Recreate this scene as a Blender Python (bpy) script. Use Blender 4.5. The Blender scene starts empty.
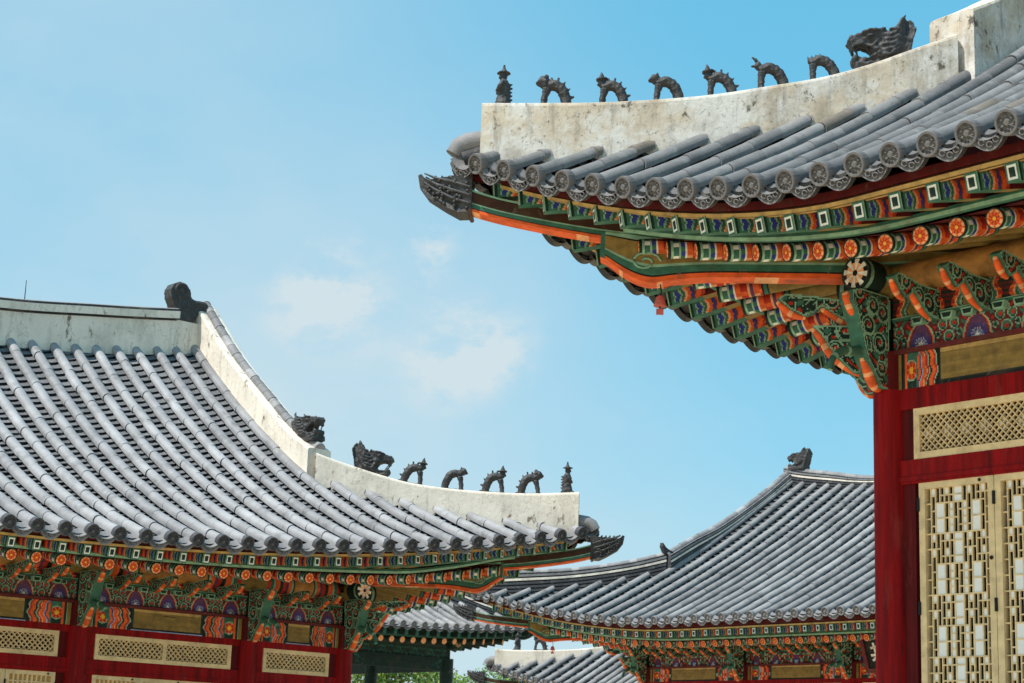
import bpy, math, random
import numpy as np
from mathutils import Vector, Matrix
R = math.radians
random.seed(7)
S = bpy.context.scene
COL = S.collection

# ------------------------------------------------------------------ camera
F, PT, RL = 1850.0, R(13.2), R(2.05)
cd = bpy.data.cameras.new('camera'); cam = bpy.data.objects.new('camera', cd); COL.objects.link(cam)
fw = Vector((0, math.cos(PT), math.sin(PT))); rt = Vector((1, 0, 0)); up = rt.cross(fw)
cr, sr = math.cos(RL), math.sin(RL)
rt2 = rt*cr + up*sr; up2 = up*cr - rt*sr
cam.matrix_world = Matrix(((rt2.x, up2.x, -fw.x, 0), (rt2.y, up2.y, -fw.y, 0), (rt2.z, up2.z, -fw.z, 1.6), (0, 0, 0, 1)))
cd.sensor_width = 36; cd.lens = F*36/1024; cd.clip_end = 5000; cd.clip_start = .1
cd.dof.use_dof = True; cd.dof.focus_distance = 19; cd.dof.aperture_fstop = 5.6
S.camera = cam

# ------------------------------------------------------------------ light
SUN_EL, SUN_ROT = R(60), R(243)          # high sun from behind the camera's left shoulder
sdir = Vector((math.sin(SUN_ROT)*math.cos(SUN_EL), math.cos(SUN_ROT)*math.cos(SUN_EL), math.sin(SUN_EL)))
sl = bpy.data.lights.new('sun', 'SUN'); so = bpy.data.objects.new('sun', sl); COL.objects.link(so)
sl.energy = 4.2; sl.angle = R(.53); sl.color = (1, .965, .91)
so.rotation_euler = sdir.to_track_quat('Z', 'Y').to_euler()
S.view_settings.view_transform = 'Standard'; S.view_settings.look = 'None'; S.view_settings.gamma = 1
S.view_settings.exposure = 0.35

W = bpy.data.worlds.new('World'); S.world = W; W.use_nodes = True
nt = W.node_tree; N = nt.nodes; L = nt.links; N.clear()
wo = N.new('ShaderNodeOutputWorld'); bg = N.new('ShaderNodeBackground'); bg.inputs[1].default_value = .13
sky = N.new('ShaderNodeTexSky'); sky.sky_type = 'NISHITA'; sky.sun_disc = False
sky.sun_elevation = SUN_EL; sky.sun_rotation = SUN_ROT; sky.air_density = 1.0; sky.dust_density = .6; sky.ozone_density = 1.0
tc = N.new('ShaderNodeTexCoord')
tint = N.new('ShaderNodeMix'); tint.data_type = 'RGBA'; tint.blend_type = 'MULTIPLY'; tint.inputs[0].default_value = 1
tint.inputs[7].default_value = (1.1, 1.32, 1.1, 1)
L.new(sky.outputs[0], tint.inputs[6])
# thin summer cloud: stretched noise over the direction of view
def wnoise(scale, loc, sc, detail=6, rough=.55):
    mp = N.new('ShaderNodeMapping'); mp.inputs['Location'].default_value = loc; mp.inputs['Scale'].default_value = sc
    L.new(tc.outputs['Generated'], mp.inputs[0])
    n = N.new('ShaderNodeTexNoise'); n.inputs['Scale'].default_value = scale; n.inputs['Detail'].default_value = detail
    n.inputs['Roughness'].default_value = rough; L.new(mp.outputs[0], n.inputs['Vector']); return n.outputs[0]
def wramp(src, a, b, lo=0., hi=1.):
    m = N.new('ShaderNodeMapRange'); m.interpolation_type = 'SMOOTHSTEP'
    m.inputs[1].default_value = a; m.inputs[2].default_value = b; m.inputs[3].default_value = lo; m.inputs[4].default_value = hi
    L.new(src, m.inputs[0]); return m.outputs[0]
def wmath(op, a, b):
    m = N.new('ShaderNodeMath'); m.operation = op
    for i, s in ((0, a), (1, b)):
        if isinstance(s, (int, float)): m.inputs[i].default_value = s
        else: L.new(s, m.inputs[i])
    return m.outputs[0]
sep = N.new('ShaderNodeSeparateXYZ'); L.new(tc.outputs['Generated'], sep.inputs[0])
def wadd(*a):
    o = a[0]
    for q in a[1:]: o = wmath('ADD', o, q)
    return o
def wdist(p, r):
    d = N.new('ShaderNodeVectorMath'); d.operation = 'DISTANCE'; d.inputs[1].default_value = p
    mp = N.new('ShaderNodeMapping'); L.new(tc.outputs['Generated'], mp.inputs[0]); L.new(mp.outputs[0], d.inputs[0])
    return wramp(d.outputs['Value'], r, 0.)
puff = wramp(wnoise(26, (3.1, .4, 1.7), (1, 1, 1.7), 9, .64), .34, .68)
veil = wramp(wnoise(4.2, (.3, .2, .9), (1, 1, 1.6), 5), .35, .68)
low = wramp(sep.outputs[2], .42, .10); low2 = wramp(sep.outputs[2], .17, .06)   # haze thickens towards the horizon
side = wramp(sep.outputs[0], .14, -.27)                                         # thicker veil on the left
cl = wadd(wmath('MULTIPLY', side, wadd(.32, wmath('MULTIPLY', veil, .2))), wmath('MULTIPLY', low, wadd(.17, wmath('MULTIPLY', veil, .14))), wmath('MULTIPLY', low2, .42),
          wmath('MULTIPLY', wdist((-.05, .975, .205), .23), wadd(.30, wmath('MULTIPLY', puff, .05))))
for p, r_, k in (((-.093, .965, .247), .046, .8), ((-.112, .963, .243), .035, .4), ((-.046, .961, .276), .022, .75), ((-.043, .965, .263), .018, .5), ((-.03, .975, .220), .042, .95), ((-.004, .975, .223), .03, .6)):
    cl = wadd(cl, wmath('MULTIPLY', wmath('MULTIPLY', wdist(p, r_), puff), k))
cl = wmath('MINIMUM', cl, 1.0)
blue = N.new('ShaderNodeMix'); blue.data_type = 'RGBA'; blue.inputs[0].default_value = .72; blue.inputs[7].default_value = (.70, 3.32, 5.12, 1)
L.new(tint.outputs[2], blue.inputs[6])
cmix = N.new('ShaderNodeMix'); cmix.data_type = 'RGBA'; cmix.inputs[7].default_value = (3.85, 4.6, 4.95, 1)
L.new(cl, cmix.inputs[0]); L.new(blue.outputs[2], cmix.inputs[6])
L.new(cmix.outputs[2], bg.inputs[0]); L.new(bg.outputs[0], wo.inputs[0])

# ------------------------------------------------------------------ materials
def lin(c):
    return tuple((x/255/12.92 if x/255 <= .04045 else ((x/255+.055)/1.055)**2.4) for x in c)
def mat(name, rough=.7, wear=.25, scale=(6, 6, 6), stain=None, bump=0., spec=.3, bscale=60, cracks=None):
    m = bpy.data.materials.new(name); m.use_nodes = True; t = m.node_tree; n = t.nodes; l = t.links
    b = n['Principled BSDF']; b.inputs['Roughness'].default_value = rough; b.inputs['Specular IOR Level'].default_value = spec
    at = n.new('ShaderNodeAttribute'); at.attribute_name = 'Col'
    co = n.new('ShaderNodeTexCoord')
    def noise(sc, s=1, d=5, r=.6):
        mp = n.new('ShaderNodeMapping'); mp.inputs['Scale'].default_value = sc; l.new(co.outputs['Object'], mp.inputs[0])
        x = n.new('ShaderNodeTexNoise'); x.inputs['Scale'].default_value = s; x.inputs['Detail'].default_value = d; x.inputs['Roughness'].default_value = r
        l.new(mp.outputs[0], x.inputs['Vector']); return x.outputs[0]
    def rng(src, a, b_, lo, hi):
        x = n.new('ShaderNodeMapRange'); x.inputs[1].default_value = a; x.inputs[2].default_value = b_; x.inputs[3].default_value = lo; x.inputs[4].default_value = hi
        l.new(src, x.inputs[0]); return x.outputs[0]
    v = rng(noise(scale), .3, .7, 1-wear, 1+wear)
    mul = n.new('ShaderNodeMix'); mul.data_type = 'RGBA'; mul.blend_type = 'MULTIPLY'; mul.inputs[0].default_value = 1
    l.new(at.outputs['Color'], mul.inputs[6])
    cb = n.new('ShaderNodeCombineColor'); [l.new(v, cb.inputs[i]) for i in range(3)]
    l.new(cb.outputs[0], mul.inputs[7]); cur = mul.outputs[2]
    for st in (stain or []):
        col, sc, a, b_, amt = st
        mx = n.new('ShaderNodeMix'); mx.data_type = 'RGBA'; mx.inputs[7].default_value = (*col, 1)
        l.new(rng(noise(sc, 1, 8, .68), a, b_, 0, amt), mx.inputs[0]); l.new(cur, mx.inputs[6]); cur = mx.outputs[2]
    if cracks:      # hairline cracks along the level set of a noise
        f = noise((.8, .8, .8), 1, 4, .6)
        a_ = n.new('ShaderNodeMath'); a_.operation = 'SUBTRACT'; a_.inputs[1].default_value = .53; l.new(f, a_.inputs[0])
        c_ = n.new('ShaderNodeMath'); c_.operation = 'ABSOLUTE'; l.new(a_.outputs[0], c_.inputs[0])
        mx = n.new('ShaderNodeMix'); mx.data_type = 'RGBA'; mx.inputs[7].default_value = (*cracks, 1)
        l.new(rng(c_.outputs[0], .0, .004, .28, 0), mx.inputs[0]); l.new(cur, mx.inputs[6]); cur = mx.outputs[2]
    l.new(cur, b.inputs['Base Color'])
    if bump:
        bp = n.new('ShaderNodeBump'); bp.inputs['Strength'].default_value = bump; bp.inputs['Distance'].default_value = .01
        l.new(noise((bscale,)*3, 1, 4), bp.inputs['Height']); l.new(bp.outputs[0], b.inputs['Normal'])
    return m
M_PAINT = mat('painted_wood', .68, .3, (9, 9, 14), [((.09, .06, .035), (5, 5, 3.2), .52, .70, .55), ((.30, .26, .2), (16, 16, 12), .60, .72, .45)])
M_TILE = mat('grey_roof_tile', .62, .25, (2.2, 2.2, 2.2), [((.34, .33, .31), (6, 6, 6), .54, .72, .5), ((.05, .05, .052), (4, 4, 4), .52, .72, .55), ((.10, .09, .06), (13, 13, 13), .6, .74, .5)], .4)
M_PLASTER = mat('lime_plaster', .85, .1, (1.6, 1.6, 1.6), [((.42, .36, .28), (1.9, 1.9, 1.1), .50, .66, .55), ((.36, .32, .27), (10, 10, 1.2), .54, .70, .5), ((.15, .10, .06), (6, 6, 3.2), .60, .67, .9), ((.20, .17, .14), (26, 26, 20), .60, .68, .6)], .5, .2, 16, cracks=(.14, .11, .09))
M_PLASTER_OLD = mat('weathered_plaster', .88, .14, (1.3, 1.3, 1.3), [((.74, .71, .66), (1.5, 1.5, 1.5), .46, .56, .8), ((.36, .29, .21), (2.3, 2.3, 1.5), .50, .64, .75), ((.27, .24, .2), (11, 11, 1.5), .53, .68, .65), ((.10, .08, .06), (6, 6, 4.5), .60, .66, .9), ((.16, .14, .12), (30, 30, 24), .58, .66, .7)], .6, .2, 14, cracks=(.10, .08, .07))
M_RED = mat('red_lacquered_wood', .62, .4, (14, 14, 1.0), [((.035, .004, .005), (26, 26, 1.1), .5, .68, .65), ((.26, .045, .035), (7, 7, 1.6), .56, .72, .5), ((.012, .004, .004), (60, 60, 1.2), .62, .68, .9)], .3, .15)
M_LAT = mat('bare_lattice_wood', .65, .18, (10, 10, 10), [((.26, .17, .08), (8, 8, 8), .55, .75, .5)])
M_PAPER = mat('window_paper', .9, .05, (8, 8, 8))
M_CER = mat('dark_ceramic', .5, .35, (20, 20, 20), [((.16, .15, .14), (14, 14, 14), .55, .75, .5)], .4)
M_STONE = mat('granite', .85, .15, (3, 3, 3), [((.2, .19, .17), (9, 9, 9), .5, .8, .5)], .3)
M_LEAF = mat('leaf', .55, .3, (1, 1, 1)); M_BARK = mat('bark', .9, .3, (5, 5, 1))

C = {k: lin(v) for k, v in dict(green=(58, 108, 88), dkgreen=(22, 46, 38), mint=(140, 180, 150), orange=(232, 98, 42), pale=(246, 172, 120),
     vermilion=(186, 48, 28), purple=(96, 58, 92), blue=(48, 60, 140), ltblue=(150, 170, 205), white=(236, 234, 222), black=(18, 18, 18), olive=(142, 116, 60),
     tan=(186, 132, 70), red=(138, 9, 12), dkred=(88, 14, 14), brown=(66, 40, 24), lat=(226, 200, 152), paper=(240, 240, 236), maroon=(100, 34, 34),
     tile=(131, 128, 128), tiledk=(70, 70, 72), trough=(100, 99, 100), tilelt=(154, 151, 150), clay=(140, 128, 116), ceramic=(60, 58, 57), ceramicdk=(34, 34, 36), plaster=(233, 221, 204), void=(10, 9, 9), yellow=(250, 190, 60),
     teal=(40, 92, 80), oldplaster=(206, 190, 168), stone=(170, 160, 145), straw=(196, 160, 96)).items()}
def jit(c, a=.08):
    k = 1+random.uniform(-a, a); return (c[0]*k, c[1]*k, c[2]*k)

# ------------------------------------------------------------------ mesh builder
class MB:
    def __init__(s): s.v = []; s.f = []; s.c = []; s.s = []
    def add(s, vs, fs, col, smooth=False):
        o = len(s.v); s.v.extend([tuple(p) for p in vs])
        for i, f in enumerate(fs):
            s.f.append(tuple(o+k for k in f)); s.c.append(col[i] if isinstance(col, list) else col); s.s.append(smooth)
    def quad(s, a, b, c, d, col): s.add([a, b, c, d], [(0, 1, 2, 3)], col)
    def box(s, x0, x1, y0, y1, z0, z1, col, X=lambda x, y, z: (x, y, z)):
        p = [X(x, y, z) for z in (z0, z1) for y in (y0, y1) for x in (x0, x1)]
        s.add(p, [(0, 2, 3, 1), (4, 5, 7, 6), (0, 1, 5, 4), (2, 6, 7, 3), (0, 4, 6, 2), (1, 3, 7, 5)], col)
    def grid(s, P, nx, nz, fn, smooth=False):
        o = len(s.v); s.v.extend([tuple(P(i/nx, j/nz)) for j in range(nz+1) for i in range(nx+1)])
        for j in range(nz):
            for i in range(nx):
                c = fn((i+.5)/nx, (j+.5)/nz)
                if c is None: continue
                a = o+j*(nx+1)+i; s.f.append((a, a+1, a+nx+2, a+nx+1)); s.c.append(c); s.s.append(smooth)
    def tube(s, pts, rad, col, n=8, smooth=True, caps=True):
        pts = [Vector(p) for p in pts]; rings = []
        if not isinstance(rad, (list, tuple)): rad = [rad]*len(pts)
        ref = Vector((0, 0, 1))
        if abs((pts[-1]-pts[0]).normalized().z) > .95: ref = Vector((1, 0, 0))
        for i, p in enumerate(pts):
            t = (pts[min(i+1, len(pts)-1)]-pts[max(i-1, 0)]).normalized()
            a = t.cross(ref)
            if a.length < 1e-4: a = t.cross(Vector((0, 1, 0)))
            a.normalize(); b = a.cross(t)
            rings.append([p+(a*math.cos(2*math.pi*k/n)+b*math.sin(2*math.pi*k/n))*rad[i] for k in range(n)])
        vs = [q for r in rings for q in r]; fs = []
        for i in range(len(pts)-1):
            for k in range(n): fs.append((i*n+k, i*n+(k+1) % n, (i+1)*n+(k+1) % n, (i+1)*n+k))
        cc = [col[i] for i in range(len(pts)-1) for k in range(n)] if isinstance(col, list) else col
        s.add(vs, fs, cc, smooth)
        if caps:
            e = col[0] if isinstance(col, list) else col; g = col[-1] if isinstance(col, list) else col
            s.add(rings[0], [tuple(range(n))[::-1]], e); s.add(rings[-1], [tuple(range(n))], g)
    def ball(s, c, r, col, n=10, m=7):
        if not isinstance(r, (list, tuple)): r = (r, r, r)
        vs = [(c[0]+r[0]*math.sin(math.pi*j/m)*math.cos(2*math.pi*i/n), c[1]+r[1]*math.sin(math.pi*j/m)*math.sin(2*math.pi*i/n), c[2]+r[2]*math.cos(math.pi*j/m)) for j in range(m+1) for i in range(n)]
        s.add(vs, [(j*n+i, (j+1)*n+i, (j+1)*n+(i+1) % n, j*n+(i+1) % n) for j in range(m) for i in range(n)], col, True)
    def prism(s, poly, y0, y1, col, X=lambda a, y, b: (a, y, b)):   # outline (a,b) extruded between y0 and y1
        n = len(poly); p = [X(a, y0, b) for a, b in poly]+[X(a, y1, b) for a, b in poly]
        s.add(p, [tuple(range(n))[::-1], tuple(range(n, 2*n))]+[(i, (i+1) % n, n+(i+1) % n, n+i) for i in range(n)], col)
    def mesh(s, name):
        me = bpy.data.meshes.new(name); me.from_pydata(s.v, [], s.f)
        at = me.color_attributes.new('Col', 'FLOAT_COLOR', 'CORNER')
        cnt = [len(f) for f in s.f]; a = np.repeat(np.array([(*c[:3], 1.) for c in s.c], dtype=np.float32), cnt, axis=0)
        at.data.foreach_set('color', a.ravel()); me.polygons.foreach_set('use_smooth', s.s); me.update(); return me
    def build(s, name, m, parent=None, mw=None):
        me = s.mesh(name); me.materials.append(m); return link(name, me, parent, mw)
def link(name, me, parent=None, mw=None):
    o = bpy.data.objects.new(name, me); COL.objects.link(o); o.parent = parent
    if mw is not None: o.matrix_basis = mw
    return o
def tag(o, label, cat, group=None):
    o['label'] = label; o['category'] = cat
    if group: o['group'] = group
    return o
def frame(p, y, z=Vector((0, 0, 1))):   # matrix whose y axis is y
    y = Vector(y).normalized(); x = y.cross(Vector(z)).normalized(); z2 = x.cross(y)
    return Matrix(((x.x, y.x, z2.x, p[0]), (x.y, y.y, z2.y, p[1]), (x.z, y.z, z2.z, p[2]), (0, 0, 0, 1)))
def interp(pts, t):
    if t <= pts[0][0]: return pts[0][1]
    for (a, za), (b, zb) in zip(pts, pts[1:]):
        if t <= b: return za+(zb-za)*(t-a)/(b-a)
    return pts[-1][1]
def smooth_pts(pts, n=6):     # Catmull-Rom through points
    P = [Vector(p) for p in pts]; out = []
    for i in range(len(P)-1):
        p0, p1, p2, p3 = P[max(i-1, 0)], P[i], P[i+1], P[min(i+2, len(P)-1)]
        for k in range(n):
            t = k/n; out.append(.5*((2*p1)+(p2-p0)*t+(2*p0-5*p1+4*p2-p3)*t*t+(3*p1-p0-3*p2+p3)*t**3))
    out.append(P[-1]); return [tuple(q) for q in out]
def inside(poly, x, y):
    r = False; j = len(poly)-1
    for i in range(len(poly)):
        xi, yi = poly[i]; xj, yj = poly[j]
        if (yi > y) != (yj > y) and x < (xj-xi)*(y-yi)/(yj-yi)+xi: r = not r
        j = i
    return r

# ------------------------------------------------------------------ shared small meshes
def flower_disc(mb, r, y, rim, petals, petal2, heart, edge, n=24, npet=8, c=(0, 0)):
    rr = [0, .18, .34, .62, .86, 1.0]; vs = []
    for j, q in enumerate(rr):
        for i in range(n):
            a = 2*math.pi*i/n; vs.append((c[0]+r*q*math.cos(a), y-(.006 if j < 4 else 0), c[1]+r*q*math.sin(a)))
    fs = []; cs = []
    for j in range(5):
        for i in range(n):
            fs.append((j*n+i, j*n+(i+1) % n, (j+1)*n+(i+1) % n, (j+1)*n+i))
            ph = (i*npet/n) % 1
            if j == 0: k = heart
            elif j == 1: k = petal2 if ph < .34 else petals
            elif j == 2: k = petal2 if ph < .3 else petals
            elif j == 3: k = edge if ph < .34 else petals
            else: k = rim
            cs.append(jit(k, .06))
    mb.add(vs, fs, cs)
def make_rafter(r=.075, Ln=1.75, detail=True):
    mb = MB(); n = 12
    bands = [(0, 'dkgreen'), (.025, 'mint'), (.045, 'green'), (.09, 'mint'), (.105, 'blue'), (.14, 'white'), (.155, 'orange'), (.20, 'vermilion'), (.26, 'pale'), (.28, 'purple'), (.31, 'orange'), (.36, 'vermilion'), (.38, 'black'), (.395, 'green'), (.425, 'dkgreen'), (.44, 'olive'), (Ln, 'olive')]
    cs = []
    for (a, k), (b, _) in zip(bands, bands[1:]):
        for i in range(n):
            kk = k
            if k in ('green',) and a < .1 and i % 3 == 0: kk = 'white'
            if k == 'orange' and i % 4 == 1: kk = 'pale'
            if k == 'vermilion' and i % 3 == 1: kk = 'orange'
            if k == 'blue' and i % 2: kk = 'green'
            cs.append(jit(C[kk], .1))
    vs = []
    for a, _ in bands:
        for i in range(n):
            t = 2*math.pi*i/n; vs.append((r*math.cos(t), a, r*math.sin(t)))
    fs = [(j*n+i, j*n+(i+1) % n, (j+1)*n+(i+1) % n, (j+1)*n+i) for j in range(len(bands)-1) for i in range(n)]
    mb.add(vs, fs, cs, True)
    flower_disc(mb, r, 0, C['dkgreen'], C['orange'], C['vermilion'], C['yellow'], C['pale'])
    me = mb.mesh('rafter'); me.materials.append(M_PAINT); return me
def make_buyeon(Ln=.95, w=.11, h=.13):
    mb = MB()
    bands = [(0, 'mint'), (.012, 'dkgreen'), (.035, 'green'), (.07, 'mint'), (.085, 'blue'), (.13, 'mint'), (.145, 'green'), (.175, 'pale'), (.20, 'orange'), (.235, 'blue'), (.26, 'purple'), (.275, 'orange'), (.33, 'vermilion'), (.37, 'black'), (.385, 'dkred'), (Ln, 'dkred')]
    for sx in (-1, 1):
        def fn(a, b):
            y = a*.42
            for (p, k), (q, _) in zip(bands, bands[1:]):
                if p <= y+abs(b-.5)*(.05 if y > .06 else 0) < q:
                    if k == 'blue' and abs(b-.5) > .3: return C['green']
                    return C[k]
            return C['dkred']
        wy = lambda y: w/2*(.86+.14*min(1, y/.3))
        mb.grid(lambda a, b: (sx*wy(a*.42), a*.42, h*(b-.5)), 34, 7, fn)
        mb.quad((sx*w/2, .42, -h/2), (sx*w/2, Ln, -h/2), (sx*w/2, Ln, h/2), (sx*w/2, .42, h/2), C['dkred'])
    mb.grid(lambda a, b: (w*(a-.5)*(.86+.14*min(1, b*3)), b*Ln, -h/2), 3, 12, lambda a, b: C['green'] if b*Ln < .3 else C['dkgreen'] if b*Ln < .34 else C['olive'])
    mb.quad((-w/2, 0, h/2), (w/2, 0, h/2), (w/2, Ln, h/2), (-w/2, Ln, h/2), C['dkred'])
    def fr(a, b):
        d = min(a, 1-a, b, 1-b)
        if d < .12: return C['green']
        if d < .24: return C['white']
        return C['dkgreen'] if abs(b-.5) > .05 else C['mint']
    mb.grid(lambda a, b: (w*.86*(a-.5), 0, h*(b-.5)), 8, 8, fr)
    me = mb.mesh('flying_rafter'); me.materials.append(M_PAINT); return me
def make_disc(r=.088):   # round end tile with a raised rim and flower relief, facing -y
    mb = MB(); n = 20
    prof = [(0, -.022), (.22, -.020), (.30, -.006), (.72, -.004), (.78, -.022), (.96, -.022), (1., -.010), (1., .05)]
    vs = []; cs = []
    for j, (q, y) in enumerate(prof):
        for i in range(n):
            a = 2*math.pi*i/n; dy = 0
            if j in (2, 3): dy = -.012*(.5+.5*math.cos(a*6)) if j == 3 else 0
            vs.append((r*q*math.cos(a), y+dy, r*q*math.sin(a)))
    fs = []
    for j in range(len(prof)-1):
        for i in range(n):
            fs.append((j*n+i, j*n+(i+1) % n, (j+1)*n+(i+1) % n, (j+1)*n+i)); cs.append(jit(tuple(x*.72 for x in C['tile']) if j in (2, 3) else C['tile'], .1))
    mb.add(vs, fs, cs, False)
    for k in range(6):
        a = 2*math.pi*(k+.5)/6; mb.ball((r*.48*math.cos(a), -.006, r*.48*math.sin(a)), (r*.19, .012, r*.13), tuple(x*.85 for x in C['tile']), 6, 4)
    me = mb.mesh('end_tile'); me.materials.append(M_TILE); return me
def make_drip(w=.27):    # crescent drip tile, hanging face with relief, facing -y
    mb = MB(); nx = 12
    def top(a): return -.062*math.sin(math.pi*a)+.004
    def bot(a): return -.030-.098*math.sin(math.pi*a)**.8
    def P(a, b): return (w*(a-.5), -.02+.03*b, bot(a)+(top(a)-bot(a))*b)
    mb.grid(P, nx, 5, lambda a, b: jit(C['tile'] if (b < .2 or b > .8 or a < .1 or a > .9) else tuple(x*.75 for x in C['tile']), .1))
    mb.grid(lambda a, b: (w*(a-.5), -.02+.03*1+.001+b*.12-.03*(1-b), top(a)+b*.05+.002), nx, 2, lambda a, b: jit(C['tile']))
    mb.grid(lambda a, b: (w*(a-.5), -.02+b*.06, bot(a)-.0), nx, 1, lambda a, b: C['tiledk'])
    for k in range(3):
        a = .5+(k-1)*.2; mb.tube([(w*(a-.5)+.022*math.cos(t), -.016, -.078+.019*math.sin(t)+(.014 if k != 1 else -.008)) for t in [i*.8 for i in range(8)]], .006, tuple(x*.95 for x in C['tile']), 4)
    me = mb.mesh('drip_tile'); me.materials.append(M_TILE); return me
def plain(me, base, end):   # the same member in one flat dark colour standing for shade, pale end
    m2 = me.copy(); at = m2.color_attributes['Col']; co = np.empty(len(m2.vertices)*3, dtype=np.float32); m2.vertices.foreach_get('co', co); co = co.reshape(-1, 3)
    li = np.empty(len(m2.loops), dtype=np.int32); m2.loops.foreach_get('vertex_index', li)
    a = np.ones((len(li), 4), dtype=np.float32); a[:, :3] = base; ls = np.array([p.loop_start for p in m2.polygons]); lt = np.array([p.loop_total for p in m2.polygons])
    for b, n in zip(ls, lt):
        if co[li[b:b+n], 1].max() < .012: a[b:b+n, :3] = end
    at.data.foreach_set('color', a.ravel()); return m2
ME_RAFTER = make_rafter(); ME_BUYEON = make_buyeon(); ME_DISC = make_disc(); ME_DRIP = make_drip()
def toned(me, k):
    m2 = me.copy(); at = m2.color_attributes['Col']; a = np.empty(len(at.data)*4, dtype=np.float32); at.data.foreach_get('color', a); a = a.reshape(-1, 4); a[:, :3] *= np.array(k)
    at.data.foreach_set('color', a.ravel()); return m2
ME_DISC_SHADE = toned(ME_DISC, (.30, .32, .36)); ME_DISC_R = toned(ME_DISC, (.66, .64, .62)); ME_DRIP_R = toned(ME_DRIP, (.72, .70, .68))   # left hall discs with shade put into the colour; right hall tiles in a weathered tone
ME_RAFTER_SHADE = plain(ME_RAFTER, C['dkgreen'], C['pale']); ME_BUYEON_SHADE = plain(ME_BUYEON, C['dkgreen'], C['teal'])  # pavilion members, eave shade put into their colour

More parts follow.
